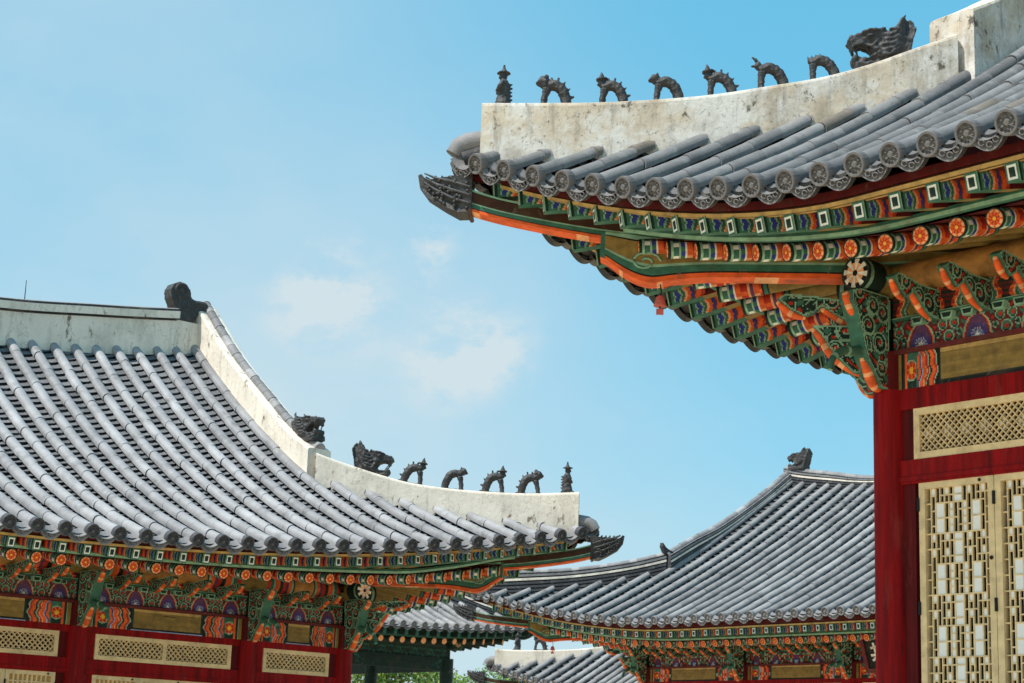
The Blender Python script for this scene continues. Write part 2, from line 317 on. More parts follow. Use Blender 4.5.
# ------------------------------------------------------------------ a Korean palace hall, built round its corner column
# u runs along the front from the corner column, v outwards from the front wall, z up
class Hall:
    def __init__(s, name, label, cat, sg, loc, yaw, **p):
        s.p = dict(vr=1.35, vb=1.95, ve=2.1, vc=2.45, m=.27, Ls=3.6, pp=1.7, lift=.85, hr=.44, hb=.43, ht=.77, a=.52, b=.03, rl=0., ug=.4, Dh=4.2,
                   U=6.0, Us=6.0, t=.31, tr=.31, e=.13, zf=1.3, r0=.085, tone=1., tj=.07, lip=.05, ves=0., tu=.30, pl='plaster', hk2=None, Lss=None, kr=(.85, 1.0, .93), ul=None, hk=1., hz=0., cols=(0, 3.3), rail=-.48, trb=-.885, dtop=-1.075, leaf=.69, ridge='plaster',
                   u0=0, desc_h=.66, walls=True, dark=False, tidy=True)
        s.p.update(p); s.__dict__.update(s.p); s.sg = sg; s.zl = loc[2]
        s.loc = Vector((loc[0], loc[1], 0)); s.yaw = yaw
        s.root = bpy.data.objects.new(name, None); COL.objects.link(s.root); s.root.location = s.loc; s.root.rotation_euler = (0, 0, yaw)
        s.root.empty_display_size = .5; tag(s.root, label, cat)
        s.cs = 0; s.ul = s.vc if s.ul is None else s.ul
        s.hp = s.hr+s.m*s.vr-.21; s.zs = (s.hp-.135)/.455
    def g(s, k): return C[k] if not s.dark or k == 'pale' else C['teal'] if k in ('mint', 'green', 'white', 'ltblue') else C['dkgreen']  # dark hall: shade put into the paint colours as deep greens
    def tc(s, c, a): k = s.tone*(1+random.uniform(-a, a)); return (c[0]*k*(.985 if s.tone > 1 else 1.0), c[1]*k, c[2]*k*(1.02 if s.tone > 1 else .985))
    def X(s, u, v, z): return (s.sg*u, -v, z)
    def XS(s, u, v, z): return (-s.sg*v, u, z)           # the same point mirrored over the hip: the side of the hall
    def world(s, u, v, z):
        x, y, z = s.X(u, v, z); c, n = math.cos(s.yaw), math.sin(s.yaw)
        return Vector((s.loc.x+c*x-n*y, s.loc.y+n*x+c*y, z))
    def c(s, u): return max(0., 1-(u+s.ul)/(s.Lss if s.cs and s.Lss else s.Ls))
    def lf(s, u): return s.lift*s.c(u)**s.pp
    def bul(s, u): return (s.vc-s.ve)*(s.c(u)/s.c(-s.vc))**s.pp
    def rv(s, u, v0): return v0+s.bul(u)*v0/s.ve
    def zt(s, u, v, side=False):
        d = max(-.4, s.rv(u, s.ve)-v); z = s.zl+s.ht+s.a*d+s.b*d*d+s.lf(u)
        if s.rl and not side: z += s.rl*max(0, 1-max(u, 0)/6)**2*min(1, d/5.5)**2
        return z
    # ---------------- roof
    def roof(s):
        mb = MB(); r0 = s.r0
        ends = []
        for side in (0, 1):
            s.cs = side; P = s.XS if side else s.X; Um = s.Us if side else s.U
            us = []; u = -s.vc+s.tu
            while u < Um: us.append(u); u += s.t
            def vend(u):
                if u < s.ug+.05: return max(-u+.16, -s.Dh)
                return -s.ug if side else -s.Dh+.12
            for u in us:
                v0 = s.rv(u, s.ve)+(s.ves*(1-s.c(u)) if side else 0); v1 = vend(u)
                v1 = min(v1, v0-.30)
                ends.append((side, u, v0))
                # barrel row: overlapping half pipes
                seg = .36; k = 0; v = v0; off = random.uniform(-.05, .22)
                tr = random.uniform(.1, .8); tone = tuple(a+(b_-a)*tr for a, b_ in zip(C['tile'], C['tilelt']))
                while v > v1+.01:
                    vn = max(v1, v-(seg if k else seg*.8+off)); n = 9
                    base = s.tc(C['clay'] if random.random() < .06 and s.tone < .85 else tone, s.tj)
                    ra, rb = r0, r0*.955
                    if vn == v1: rb = r0*.9
                    ju = random.uniform(-.009, .009); jz = random.uniform(-.006, .006)
                    sub = 2
                    vs = []
                    for q in range(sub+1):
                        vv = v+(vn-v)*q/sub; rr = ra+(rb-ra)*q/sub; zz = s.zt(u, vv, side)+jz
                        for i in range(n):
                            a = math.pi*(i/(n-1))*1.16-.08*math.pi
                            vs.append(P(u+ju+rr*math.cos(a), vv, zz+rr*math.sin(a)))
                    mb.add(vs, [(q*n+i, q*n+i+1, (q+1)*n+i+1, (q+1)*n+i) for q in range(sub) for i in range(n-1)], base, True)
                    rk = random.choice((.55, .75, 1)); o = [P(u+ju+r*math.cos(math.pi*(i/(n-1))*1.16-.08*math.pi), v+.001, s.zt(u, v, side)+jz+r*math.sin(math.pi*(i/(n-1))*1.16-.08*math.pi)) for r in (ra-.008, ra) for i in range(n)]
                    mb.add(o, [(i, i+1, n+i+1, n+i) for i in range(n-1)], tuple(x*rk for x in base))
                    v = vn; k += 1
                zc = s.zt(u, v1, side); a = [P(u+r0*math.cos(math.pi*i/8), v1-.004, zc+r0*math.sin(math.pi*i/8)) for i in range(9)]
                mb.add(a, [tuple(range(9))], C['tile'])
            # trough rows of lapped concave tiles, shade between the barrels put into their colour
            for ua, ub in zip(us, us[1:]):
                um = (ua+ub)/2; v0 = s.rv(um, s.ve)-.02+(s.ves*(1-s.c(um)) if side else 0); v1 = min(vend(ua), vend(ub)) if not (um < s.ug) else vend(um)-.1
                v = v0; nn = 5
                while v > v1:
                    vn = max(v-s.e, v1-.05); col = s.tc(C['trough'], .22)
                    sag = [-.045, -.078, -.09, -.078, -.045]
                    lip = s.lip
                    hh = random.uniform(-.006, .006)
                    f = [P(ua+(ub-ua)*i/(nn-1), v, s.zt(ua+(ub-ua)*i/(nn-1), v, side)+sag[i]+lip+hh) for i in range(nn)]
                    g = [P(ua+(ub-ua)*i/(nn-1), vn, s.zt(ua+(ub-ua)*i/(nn-1), vn, side)+sag[i]+.004) for i in range(nn)]
                    h = [P(ua+(ub-ua)*i/(nn-1), v+.001, s.zt(ua+(ub-ua)*i/(nn-1), v, side)+sag[i]-.01) for i in range(nn)]
                    mb.add(f+g, [(i, i+1, nn+i+1, nn+i) for i in range(nn-1)], col)
                    mb.add(f+h, [(i, i+1, nn+i+1, nn+i) for i in range(nn-1)], jit(C['void'], .3))  # near-black lip faces paint in the shadow of each lap
                    v = vn
        s.cs = 0
        # back slope and gable
        nb = 40
        mb.grid(lambda a, b: s.X(s.ug+(s.U-s.ug)*a, -s.Dh-(s.Dh+s.ve)*b, s.zt(s.ug+(s.U-s.ug)*a, -s.Dh+(s.Dh+s.ve)*b)-.05), nb, 16, lambda a, b: C['tile'] if int(a*nb) % 2 else C['tiledk'])
        roof = mb.build('roof', M_TILE, s.root)
        # end tiles and drip tiles along the eave
        for side, u, v0 in ends:
            s.cs = side
            P = s.XS if side else s.X
            z = s.zt(u, v0, side)
            p = Vector(P(u, v0+.012, z)); q = Vector(P(u, v0-.3, s.zt(u, v0-.3, side)))
            q.z = p.z+.3*.30
            link('end_tile', ME_DISC if s.tone > .9 and s.tone < 1.05 else ME_DISC_SHADE if s.tone > 1 else ME_DISC_R, roof, frame(p, q-p))
            um = u-s.t/2; vm = s.rv(um, s.ve)+(s.ves*(1-s.c(um)) if side else 0)
            if vm > -um+.05 or True:
                zz = s.zt(um, vm, side); p = Vector(P(um, vm+.01, zz-.02)); q = Vector(P(um, vm-.3, zz+.1))
                du = Vector(P(um+.1, s.rv(um+.1, s.ve), s.zt(um+.1, s.rv(um+.1, s.ve))))-Vector(P(um-.1, s.rv(um-.1, s.ve), s.zt(um-.1, s.rv(um-.1, s.ve))))
                zz_ = (q-p).cross(du) if (q-p).cross(du).z > 0 else du.cross(q-p)
                link('drip_tile', ME_DRIP if s.tone > .9 else ME_DRIP_R, roof, frame(p, q-p, zz_))
        s.roof_ob = roof; s.cs = 0
    def wall(s, mb, path, w, col, style, capr=.0):   # ridge wall along path of (u, v, zb, zt)
        pts = smooth_pts(path, 7) if len(path[0]) == 3 else path
        n = len(pts); Q = []
        for i, (u, v, zb, zt) in enumerate(pts):
            a = Vector((pts[min(i+1, n-1)][0]-pts[max(i-1, 0)][0], pts[min(i+1, n-1)][1]-pts[max(i-1, 0)][1])).normalized(); q = Vector((-a.y, a.x))
            Q.append((u, v, zb, zt, q))
        def sec(zb, zt):
            h = zt-zb
            if style == 'plaster': return [(-1, zb), (-1, zt-.035), (-.96, zt-.012), (-.8, zt), (.8, zt), (.96, zt-.012), (1, zt-.035), (1, zb)], [col]*7
            if style == 'band':
                return [(-1, zb), (-1, zt-.19), (-.86, zt-.185), (-.86, zt-.165), (-1.28, zt-.16), (-1.3, zt-.045), (-1.12, zt-.04), (-1.12, zt-.005), (-.7, zt+.02), (.7, zt+.02), (1.12, zt-.005), (1.12, zt-.04), (1.3, zt-.045), (1.28, zt-.16), (.86, zt-.165), (.86, zt-.185), (1, zt-.19), (1, zb)], \
                    [col, C['tiledk'], C['tiledk'], C['tiledk'], col, C['tiledk'], C['tiledk'], C['tile'], C['tile'], C['tile'], C['tiledk'], C['tiledk'], col, C['tiledk'], C['tiledk'], C['tiledk'], col]
            k = 6; pr = []; cs = []
            for j in range(k):
                z0 = zb+h*j/k; z1 = zb+h*(j+.62)/k; z2 = zb+h*(j+1)/k
                cc = C['plaster'] if j == k-2 else C['tiledk'] if j < k-1 else C['tile']
                x = 1.04 if j >= k-2 else 1
                pr += [(x, z0), (x, z1), (x-.1, z1), (x-.1, z2)]; cs += [cc, C['tiledk'], C['void'], C['tiledk']]
            pr.append((.8, zt)); L_ = [(-x, z) for x, z in pr]
            return L_+pr[::-1], cs+[C['tile']]+cs[::-1]
        rings = []
        for u, v, zb, zt, q in Q:
            sp, cs = sec(zb, zt); rings.append([s.X(u+q.x*w/2*x, v+q.y*w/2*x, z) for x, z in sp])
        m = len(rings[0]); vs = [p for r in rings for p in r]; fs = []; cc = []
        for i in range(n-1):
            for k in range(m-1):
                fs.append((i*m+k, i*m+k+1, (i+1)*m+k+1, (i+1)*m+k)); cc.append(jit(cs[k], .03))
        mb.add(vs, fs, cc)
        e0 = cs[0]
        mb.add(rings[0], [tuple(range(m))], e0); mb.add(rings[-1], [tuple(range(m))], e0)
        if capr:
            L_ = 0; seg = []
            mb2 = MB(); prev = None
            for i in range(0, n-1):
                a, b = Q[i], Q[i+1]; rr = capr*(1 if i % 3 else 1.06)
                mb2.tube([s.X(a[0], a[1], a[3]), s.X(b[0], b[1], b[3]+.001)], [rr, capr*.95], jit(C['tile'] if i % 4 else C['tilelt'], .12), 10)
            return mb2
    def ridges(s, hip, desc, main, wh=.32, wd=.42, wm=.36, caps=(0, .085, 0)):
        col = C[s.pl]; st = s.ridge; m = (M_PLASTER_OLD if s.pl == 'oldplaster' else M_PLASTER) if st == 'plaster' else M_TILE
        def dens(pts, k=5):
            q = smooth_pts([(a, b, 0) for a, b in pts], k); return [(a, b) for a, b, _ in q]
        mb = MB(); H = dens(hip)
        cap = s.wall(mb, [(-v, v, s.zt(-v, v)-.16, s.zl+z) for v, z in H], wh, col, 'plaster' if st == 'plaster' else 'tile', caps[0])
        o = mb.build('hip_ridge', m, s.root)
        if cap: cap.build('ridge_cap', M_TILE, o)
        s.hip = [(-v, s.zl+z) for v, z in H]
        mb = MB(); D = dens(desc)
        cap = s.wall(mb, [(s.ug, v, s.zt(s.ug, v)-.16, s.zl+z) for v, z in D], wd, col, 'plaster' if st == 'plaster' else 'tile', caps[1])
        o = mb.build('descending_ridge', m, s.root)
        if cap: cap.build('ridge_cap', M_TILE, o)
        s.desc = [(-v, s.zl+z) for v, z in D]
        mb = MB(); G = dens(main)
        if st == 'plaster' and main[0][0] > s.ug+.3: mb.box(s.ug, main[0][0]+.02, s.Dh-wm*.43, s.Dh+wm*.43, s.zt(s.ug, -s.Dh)-.3, s.zl+main[0][1]-.17, col, lambda x, y, z: s.X(x, -y, z))
        cap = s.wall(mb, [(u, -s.Dh, s.zt(u, -s.Dh)-.2, s.zl+z) for u, z in G], wm, col, 'band' if st == 'plaster' else 'tile', caps[2])
        o = mb.build('main_ridge', m, s.root)
        if cap: cap.build('ridge_cap', M_TILE, o)
        # gable wall behind the descending ridge
        mb = MB(); V = [(-.4-(s.Dh-.4)*i/8) for i in range(9)]
        for a, b in zip(V, V[1:]):
            zb = s.zt(-a, -s.ug, True)
            mb.quad(s.X(s.ug-.1, a, s.zl+1.5), s.X(s.ug-.1, b, s.zl+1.5), s.X(s.ug-.1, b, s.zt(s.ug, b)), s.X(s.ug-.1, a, s.zt(s.ug, a)), C['dkred'])
            mb.quad(s.X(s.ug-.1, -2*s.Dh-a, s.zl+1.5), s.X(s.ug-.1, -2*s.Dh-b, s.zl+1.5), s.X(s.ug-.1, -2*s.Dh-b, s.zt(s.ug, b)), s.X(s.ug-.1, -2*s.Dh-a, s.zt(s.ug, a)), C['dkred'])
        mb.build('gable_wall', M_PAINT, s.root)
    def corner_tile(s):      # rounded cover tile closing the tip of the hip
        mb = MB(); v0 = s.hip[0][0]*-1-.02; z = s.zt(-v0, v0)+.10
        pts = [s.X(-v, v, zz) for v, zz in ((v0-.1, z), (v0+.03, z), (v0+.10, z-.015), (v0+.15, z-.05), (v0+.18, z-.12))]
        mb.tube(pts, [.095, .1, .1, .095, .085], C['tile'], 12)
        mb.tube([s.X(-v0-.0, v0-.0, z-.12), s.X(-v0-.12, v0+.12, z-.18)], [.11, .11], C['ceramicdk'], 10)
        mb.build('corner_tile', M_TILE, s.root)
    # ---------------- eaves
    def kc(s, u, k): return k if k > .9 else k+(.92-k)*min(1, max(0, (.2-u)/1.5))
    def ringpt(s, u, v0, z0, k):
        k = s.kc(u, k)
        return u, s.rv(u, v0), s.zl+z0+s.lf(u)*k
    def sweep(s, mb, v0, z0, k, poly, cols, side):
        P = s.XS if side else s.X; Um = s.Us if side else s.U
        n = 46; u0 = -s.vc; pr = []
        for i in range(n+1):
            u = u0+(Um-u0)*(i/n)**1.3
            _, v, z = s.ringpt(u, v0, z0, k); ring = []
            for dv, dz in poly:
                uu = max(u, -(v+dv)); ring.append(P(uu, v+dv, z+dz))
            pr.append(ring)
        m = len(poly); vs = [p for r in pr for p in r]; fs = []; cc = []
        for i in range(n):
            for kk in range(m): fs.append((i*m+kk, i*m+(kk+1) % m, (i+1)*m+(kk+1) % m, (i+1)*m+kk)); cc.append(cols[kk] if isinstance(cols, list) else cols)
        mb.add(vs, fs, cc)
    def eaves(s):
        D = s.dark
        g = s.g
        mb = MB(); m2 = MB()
        hz = s.ht-.085
        for side in (0, 1):
            s.cs = side; P = s.XS if side else s.X; Um = s.Us if side else s.U
            # boards under the tiles, and the green strip over the round rafters
            s.sweep(mb, s.vb-.03, s.hb+.132, 1.03, [(.0, .0), (.045, 0), (.052, .03), (.045, .045), (.0, .045)], [g('straw'), g('straw'), g('brown'), g('dkred'), g('brown')], side)
            s.sweep(mb, s.vb-.02, s.hb+.182, 1.02, [(-.05, 0), (.05, 0), (.05, max(.02, s.ht-.06-s.hb-.182)), (-.05, max(.02, s.ht-.06-s.hb-.182))], g('dkred'), side)
            s.sweep(m2, s.vr+.05, s.hr+.075, s.kr[2], [(.0, .0), (.045, .0), (.05, .03), (.045, .058), (-.05, .058)], [g('green'), g('mint'), g('green'), g('dkgreen'), g('maroon')], side)
        s.cs = 0
        mb.build('eave_board', M_PAINT, s.root); m2.build('eave_board', M_PAINT, s.root)
        so_ = MB()
        for side in (0, 1):
            s.cs = side; P = s.XS if side else s.X; Um = s.Us if side else s.U
            uf = 1.0; heads = []; u = s.u0+uf
            us = []
            x = uf
            while x < Um-.1: us.append(x); x += s.tr
            x = uf-s.tr
            while True:
                v = s.rv(x, s.vr)
                if x < -v+.05: break
                us.insert(0, x); x -= s.tr*.96
            zp = s.zl+s.hr+s.m*(s.vr+uf)
            lines = []; v = s.rv(-s.vr-.2, s.vr)
            lines.append((Vector(P(-v, v, s.zl+s.hr+s.lf(-v)*.85+.1)), Vector(P(uf, -uf, zp+.1))))
            for u in us:
                v = s.rv(u, s.vr); k = s.kr[0]+(s.kr[1]-s.kr[0])*min(1, max(0, (u+1.5)/2)); zh = s.zl+s.hr+s.lf(u)*k
                h = Vector(P(u, v, zh))
                tgt = Vector(P(max(u, uf), -uf, zp))
                link('rafter', ME_RAFTER if not D else ME_RAFTER_SHADE, s.root, frame(h, tgt-h))
                d = (tgt-h).normalized(); lines.append((h+Vector((0, 0, .075)), h+d*2.35+Vector((0, 0, .075)) if u >= uf else tgt+Vector((0, 0, .075))))
            for (a, b), (c_, d_) in zip(lines, lines[1:]):
                e1 = a.lerp(b, .17); e2 = c_.lerp(d_, .17)
                so_.quad(a, c_, e2, e1, g('maroon')); so_.quad(e1, e2, d_, b, g('brown'))
            # flying rafters
            us = []; x = uf-.06
            while x < Um-.1: us.append(x); x += s.tr
            x = uf-.06-s.tr
            while True:
                v = s.rv(x, s.vb)
                if x < -v-.02: break
                us.insert(0, x); x -= s.tr*.86
            lines = []; v = s.vc-.05
            lines.append((Vector(P(-v, v, s.zl+s.hb+s.lf(-v)+.14)), Vector(P(-v+.6, v-.6, s.zl+s.hb+s.lf(-v)+.2))))
            for u in us:
                v = s.rv(u, s.vb); zh = s.zl+s.hb+.065+s.lf(u)*1.05
                h = Vector(P(u, v, zh)); tgt = Vector(P(max(u, uf), -uf, zp))
                if u < uf: tgt = Vector(P(u+(uf-u)*.9, -uf, zp))
                d = Vector((tgt.x-h.x, tgt.y-h.y, 0)).normalized()
                vi = s.rv(u, s.vr+.07); zi = s.zl+s.hr+.135+.065+s.lf(u)*s.kc(u, s.kr[2])
                sl = (zi-zh)/max(.3, (v-vi)); d = (d+Vector((0, 0, sl))).normalized()
                link('flying_rafter', ME_BUYEON if not D else ME_BUYEON_SHADE, s.root, frame(h, d))
                lines.append((h+Vector((0, 0, .066))-d*.02, h+d*.95+Vector((0, 0, .066))))
            for (a, b), (c_, d_) in zip(lines, lines[1:]): so_.quad(a, c_, d_, b, g('dkred'))
        s.cs = 0
        so_.build('soffit', M_PAINT, s.root)
    def hipbeam(s):
        g = s.g
        k = s.hk; k2 = s.hk2 or s.hk; lf = s.lift/.85
        ch = [(-1.2, .78, 1.0), (.0, .62, .95), (.5, .605, .93), (1.0, .60, .92), (1.22, .575, .92), (1.36, .545, .93), (1.46, .58, .945), (1.55, .655, .96), (1.62, .73, .97), (1.66, .755, .975)]
        sa = [(.9, .86, 1.06), (1.4, .885, 1.08), (1.66, .92, 1.11), (1.95, .985, 1.17), (2.25, 1.07, 1.25), (2.46, 1.15, 1.34)]
        if s.lift < .8: sa = [(a, b-(.85-s.lift)*min(1, max(0, a-.9)/1.5), c_-(.85-s.lift)*min(1, max(0, a-.9)/1.5)) for a, b, c_ in sa]
        for name, st, w in (('hip_rafter', ch, .19), ('flying_hip_rafter', sa, .17)):
            st = smooth_pts(st, 4); kk = k if name == 'hip_rafter' else k2; st = [(a*kk, b+s.hz, c_+s.hz) for a, b, c_ in st]
            mb = MB(); q = .7071*w/2; vend = st[-1][0]
            for sd in (-1, 1):
                for (v0, b0, t0), (v1, b1, t1) in zip(st, st[1:]):
                    lv = [0, .12, .16, .34, .40, .86, .90, 1.]; cc = ['orange', 'black', 'green', 'mint', 'dkgreen', 'black', 'mint']
                    if name == 'hip_rafter': cc[4] = 'olive'
                    else: cc[4] = 'brown'
                    if v0 > vend-.03: cc = ['green']*7
                    for (f0, f1), c_ in zip(zip(lv, lv[1:]), cc):
                        P = lambda v, z: s.X(-v+sd*q, v+sd*q, s.zl+z)
                        mb.quad(P(v0, b0+(t0-b0)*f0), P(v1, b1+(t1-b1)*f0), P(v1, b1+(t1-b1)*f1), P(v0, b0+(t0-b0)*f1), jit(g(c_), .05))
            for i, ((v0, b0, t0), (v1, b1, t1)) in enumerate(zip(st, st[1:])):
                A = lambda v, z, sd: s.X(-v+sd*q, v+sd*q, s.zl+z)
                mb.quad(A(v0, b0, -1), A(v1, b1, -1), A(v1, b1, 1), A(v0, b0, 1), g('pale' if s.dark is False and i % 9 == 0 else 'orange'))
                mb.quad(A(v0, t0, -1), A(v1, t1, -1), A(v1, t1, 1), A(v0, t0, 1), g('dkgreen'))
            v, b, t = st[-1]; mb.quad(A(v, b, -1), A(v, b, 1), A(v, t, 1), A(v, t, -1), g('olive'))
            if name == 'hip_rafter':   # carved curl on each flank
                for sd in (-1, 1):
                    v = 1.40*k; zc = .72+s.hz; pts = [s.X(-(v+r*math.cos(a))+sd*(q+.004), v+r*math.cos(a)+sd*(q+.004), s.zl+zc+r*math.sin(a)) for a, r in [(i*.55, .015+.0045*i) for i in range(18)]]
                    mb.tube(pts, .011, g('mint'), 5)
            mb.build(name, M_PAINT, s.root)
        s.sa_end = (2.46*k2, st[-1][1], st[-1][2])
        # glazed dragon-head cap on the tip of the upper hip rafter
        v0, b, t = s.sa_end; mb = MB()
        out = [(-.04, b-.03), (.04, b-.035), (.12, b+.02), (.22, b+.10), (.275, b+.20), (.29, t+.12), (.27, t+.13), (.245, t+.085), (.20, t+.075), (.12, t+.085), (.05, t+.085), (.0, t+.10), (-.04, t+.10)]
        n = len(out)
        def half(a): return .125 if a < .05 else max(.012, .125*(1-((a-.05)/.26))**.7)
        L_ = [s.X(-(v0+a)+half(a)*.707, v0+a+half(a)*.707, s.zl+z) for a, z in out]; R_ = [s.X(-(v0+a)-half(a)*.707, v0+a-half(a)*.707, s.zl+z) for a, z in out]
        mb.add(L_+R_, [tuple(range(n))[::-1], tuple(range(n, 2*n))]+[(i, (i+1) % n, n+(i+1) % n, n+i) for i in range(n)], C['ceramic'])
        rr = random.Random(3)
        for sd in (-1, 1):
            for i in range(38):
                a = rr.uniform(-.02, .24); lo = interp([(p, z) for p, z in out[1:6]], a)+.02; hi = t+.06; z = rr.uniform(lo, max(lo+.01, hi))
                h = half(a)*sd; mb.ball(s.X(-(v0+a)+h*.707, v0+a+h*.707, s.zl+z), (.016, .016, .014), jit(C['ceramic' if i % 3 else 'tiledk'], .2), 6, 4)
            for j in range(3):
                mb.tube([s.X(-(v0+a)+half(a)*sd*.72, v0+a+half(a)*sd*.72, s.zl+z+.0) for a, z in ((-.03, b+.04+j*.07), (.08, b+.09+j*.07), (.18, b+.17+j*.05), (.25, b+.24+j*.04))], [.013, .014, .012, .006], C['tiledk'], 5)
        for j in range(6): mb.tube([s.X(-(v0-.03+j*.04), v0-.03+j*.04, s.zl+t+.06), s.X(-(v0-.01+j*.04), v0-.01+j*.04, s.zl+t+.125)], [.03, .008], C['ceramic'], 5)
        mb.tube([s.X(-(v0-.03)+.1, v0-.03+.1, s.zl+b-.03), s.X(-(v0-.03)-.1, v0-.03-.1, s.zl+b-.03)], .02, C['brown'], 6)
        mb.build('dragon_head_cap', M_CER, s.root)
    def purlins(s):
        g = s.g
        z = s.zl+s.hp; r = .135
        for side in (0, 1):
            P = s.XS if side else s.X; Um = s.Us if side else s.U; mb = MB(); n = 18
            st = [-.43, -.40, -.36, -.2, .2, .25, .3, .42, .46, .6, .64, .7, Um]
            cs = ['dkgreen', 'mint', 'dkgreen', 'olive', 'tan', 'tan', 'tan', 'tan', 'tan', 'tan', 'tan', 'tan']
            if s.rail > -.4 and not side:
                st = st[:5]; cs = cs[:4]+['olive']
                for c0, c1 in zip(s.cols, s.cols[1:]+(Um,)):
                    E = min(.75, (c1-c0)*.4)
                    for f, k_ in ((.30, 'vermilion'), (.38, 'green'), (.46, 'mint'), (.5, 'orange'), (.62, 'dkgreen'), (.70, 'vermilion'), (.78, 'purple'), (.84, 'orange'), (.92, 'mint'), (.97, 'black')): st.append(c0+E*f); cs.append(k_)
                    cs[-1] = 'black'; st.append(c0+E); cs.append('tan'); st.append(c1-E); cs.append('black')
                    for f, k_ in ((.97, 'mint'), (.92, 'orange'), (.84, 'purple'), (.78, 'vermilion'), (.70, 'dkgreen'), (.62, 'orange'), (.5, 'mint'), (.46, 'green'), (.38, 'vermilion'), (.30, 'olive')):
                        if c1-E*f < Um: st.append(c1-E*f); cs.append(k_)
                st[4] = .2; st.append(max(Um, st[-1]+.05))
            vs = []
            for u in st:
                for i in range(n): vs.append(P(u, r*math.cos(2*math.pi*i/n), z+r*math.sin(2*math.pi*i/n)))
            fs = [(j*n+i, j*n+(i+1) % n, (j+1)*n+(i+1) % n, (j+1)*n+i) for j in range(len(st)-1) for i in range(n)]
            mb.add(vs, fs, [g(cs[j]) for j in range(len(st)-1) for i in range(n)], True)
            d = MB(); flower_disc(d, r*1.02, 0, g('dkgreen'), g('white'), g('pale'), g('black'), g('black'), 32, 8)
            A = Vector(P(-.432, 0, z)); B_ = Vector(P(0, 0, z)); Mx = frame(A, B_-A)
            mb.add([Mx @ Vector(q) for q in d.v], d.f, d.c)
            mb.build('purlin', M_PAINT, s.root)
    # ---------------- painted woodwork under the eaves
    def frieze(s, u0, u1, side=0):
        P = s.XS if side else s.X; zs = s.zs; zl = s.zl
        g = s.g
        Wd = u1-u0; res = .011 if s.tidy else .03
        mb = MB(); H = .235; n = max(1, round(Wd/.5)); per = Wd/n
        def fn(a, b):
            x = (a*Wd) % per; z = b*H; xm = abs(x-per/2)
            hw = .125*(1-(z/.19)**2)**.5 if z < .19 else -1
            if z < .012: return g('maroon')
            if z < .19:
                if xm < hw-.022:
                    an = math.atan2(z-.02, x-per/2); rr = math.hypot(z-.02, x-per/2)
                    if rr < .02: return g('white')
                    if int((an+.2)*5) % 2 == 0 and .02 < rr < .095: return jit(g('ltblue' if rr < .06 else 'blue'))
                    return jit(g('purple'))
                if xm < hw: return g('orange') if xm > hw-.011 else g('maroon')
                if xm < hw+.012: return g('mint')
            for cx, cz, r0 in ((.0, .05, .05), (per, .05, .05), (.055, .15, .045), (per-.055, .15, .045), (per/2-.06, .215, .035), (per/2+.06, .215, .035), (0, .21, .03), (per, .21, .03), (.1, .075, .028), (per-.1, .075, .028)):
                d = math.hypot(x-cx, z-cz)
                if d < r0:
                    an = (math.atan2(z-cz, x-cx)/(2*math.pi)) % 1
                    q = (d/r0+an*.5) % 1
                    if d > r0*.80: return g('mint')
                    if d > r0*.42: return jit(g('dkgreen' if q < .5 else 'green'))
                    return g('vermilion') if r0 > .04 else g('black')
            w = math.sin(x*62+2.2*math.sin(z*40))+math.sin(z*70+2*math.sin(x*37))
            return jit(g('green') if w > 1.0 else g('vermilion') if w < -1.45 else g('maroon'))
        mb.grid(lambda a, b: P(u0+Wd*a, .03, zl+.012+H*b), int(Wd/res), int(H/res), fn)
        mb.box(u0, u1, -.05, .029, zl+.012, zl+.012+H, g('dkgreen'), P)
        mb.build('frieze_board', M_PAINT, s.root)
        # plain yellow board with its green foot, over small bearing blocks
        mb = MB(); z0 = zl+.25; z1 = zl+s.hp-.12; Hb = z1-z0-.03; n2 = max(1, round(Wd/.5)-1)
        mb.box(u0, u1, -.05, .028, z0+.03, z1, g('olive'), P)
        def fb(a, b):
            x = a*Wd; st = Wd/(n2+1); d = abs((x % st)-st*(0 if (x % st) < st/2 else 1)); e = min(x, Wd-x)
            m = d if n2 < 2 or st < d*2.2 else d
            q = m+.02*math.sin(b*7)
            if q > .155: return jit(g('olive'), .04)
            if q > .145: return g('black')
            if q > .13: return g('mint')
            if q > .10: return jit(g('green'))
            if q > .085: return g('pale')
            if q > .05: return jit(g('vermilion' if int(b*6) % 2 else 'orange'))
            return jit(g('maroon' if int(b*9) % 2 else 'dkgreen'))
        mb.grid(lambda a, b: P(u0+Wd*a, .031, z0+.03+Hb*b), int(Wd/res), max(4, int(Hb/res)), fb)
        mb.box(u0, u1, -.05, .045, z0, z0+.03, g('green'), P); mb.box(u0, u1, .0, .047, z0+.022, z0+.029, g('mint'), P)
        mb.build('bearing_board', M_PAINT, s.root)
    def beam(s, u0, u1, side=0):
        P = s.XS if side else s.X; zl = s.zl; Wd = u1-u0; H = .285 if s.rail < -.4 else .27
        g = s.g
        E = min(.62 if s.rail > -.4 else .40, Wd*.36); mb = MB(); res = .011 if s.tidy else .03
        seq = [(.0, 'olive'), (.05, 'black'), (.06, 'mint'), (.07, 'dkgreen'), (.10, 'orange'), (.13, 'F'), (.27, 'green'), (.30, 'orange'), (.335, 'purple'), (.355, 'ltblue'), (.37, 'orange'), (.42, 'pale'), (.43, 'vermilion'), (.46, 'mint'), (.475, 'dkgreen'), (.50, 'orange'), (.55, 'vermilion'), (.58, 'mint'), (.595, 'black')]
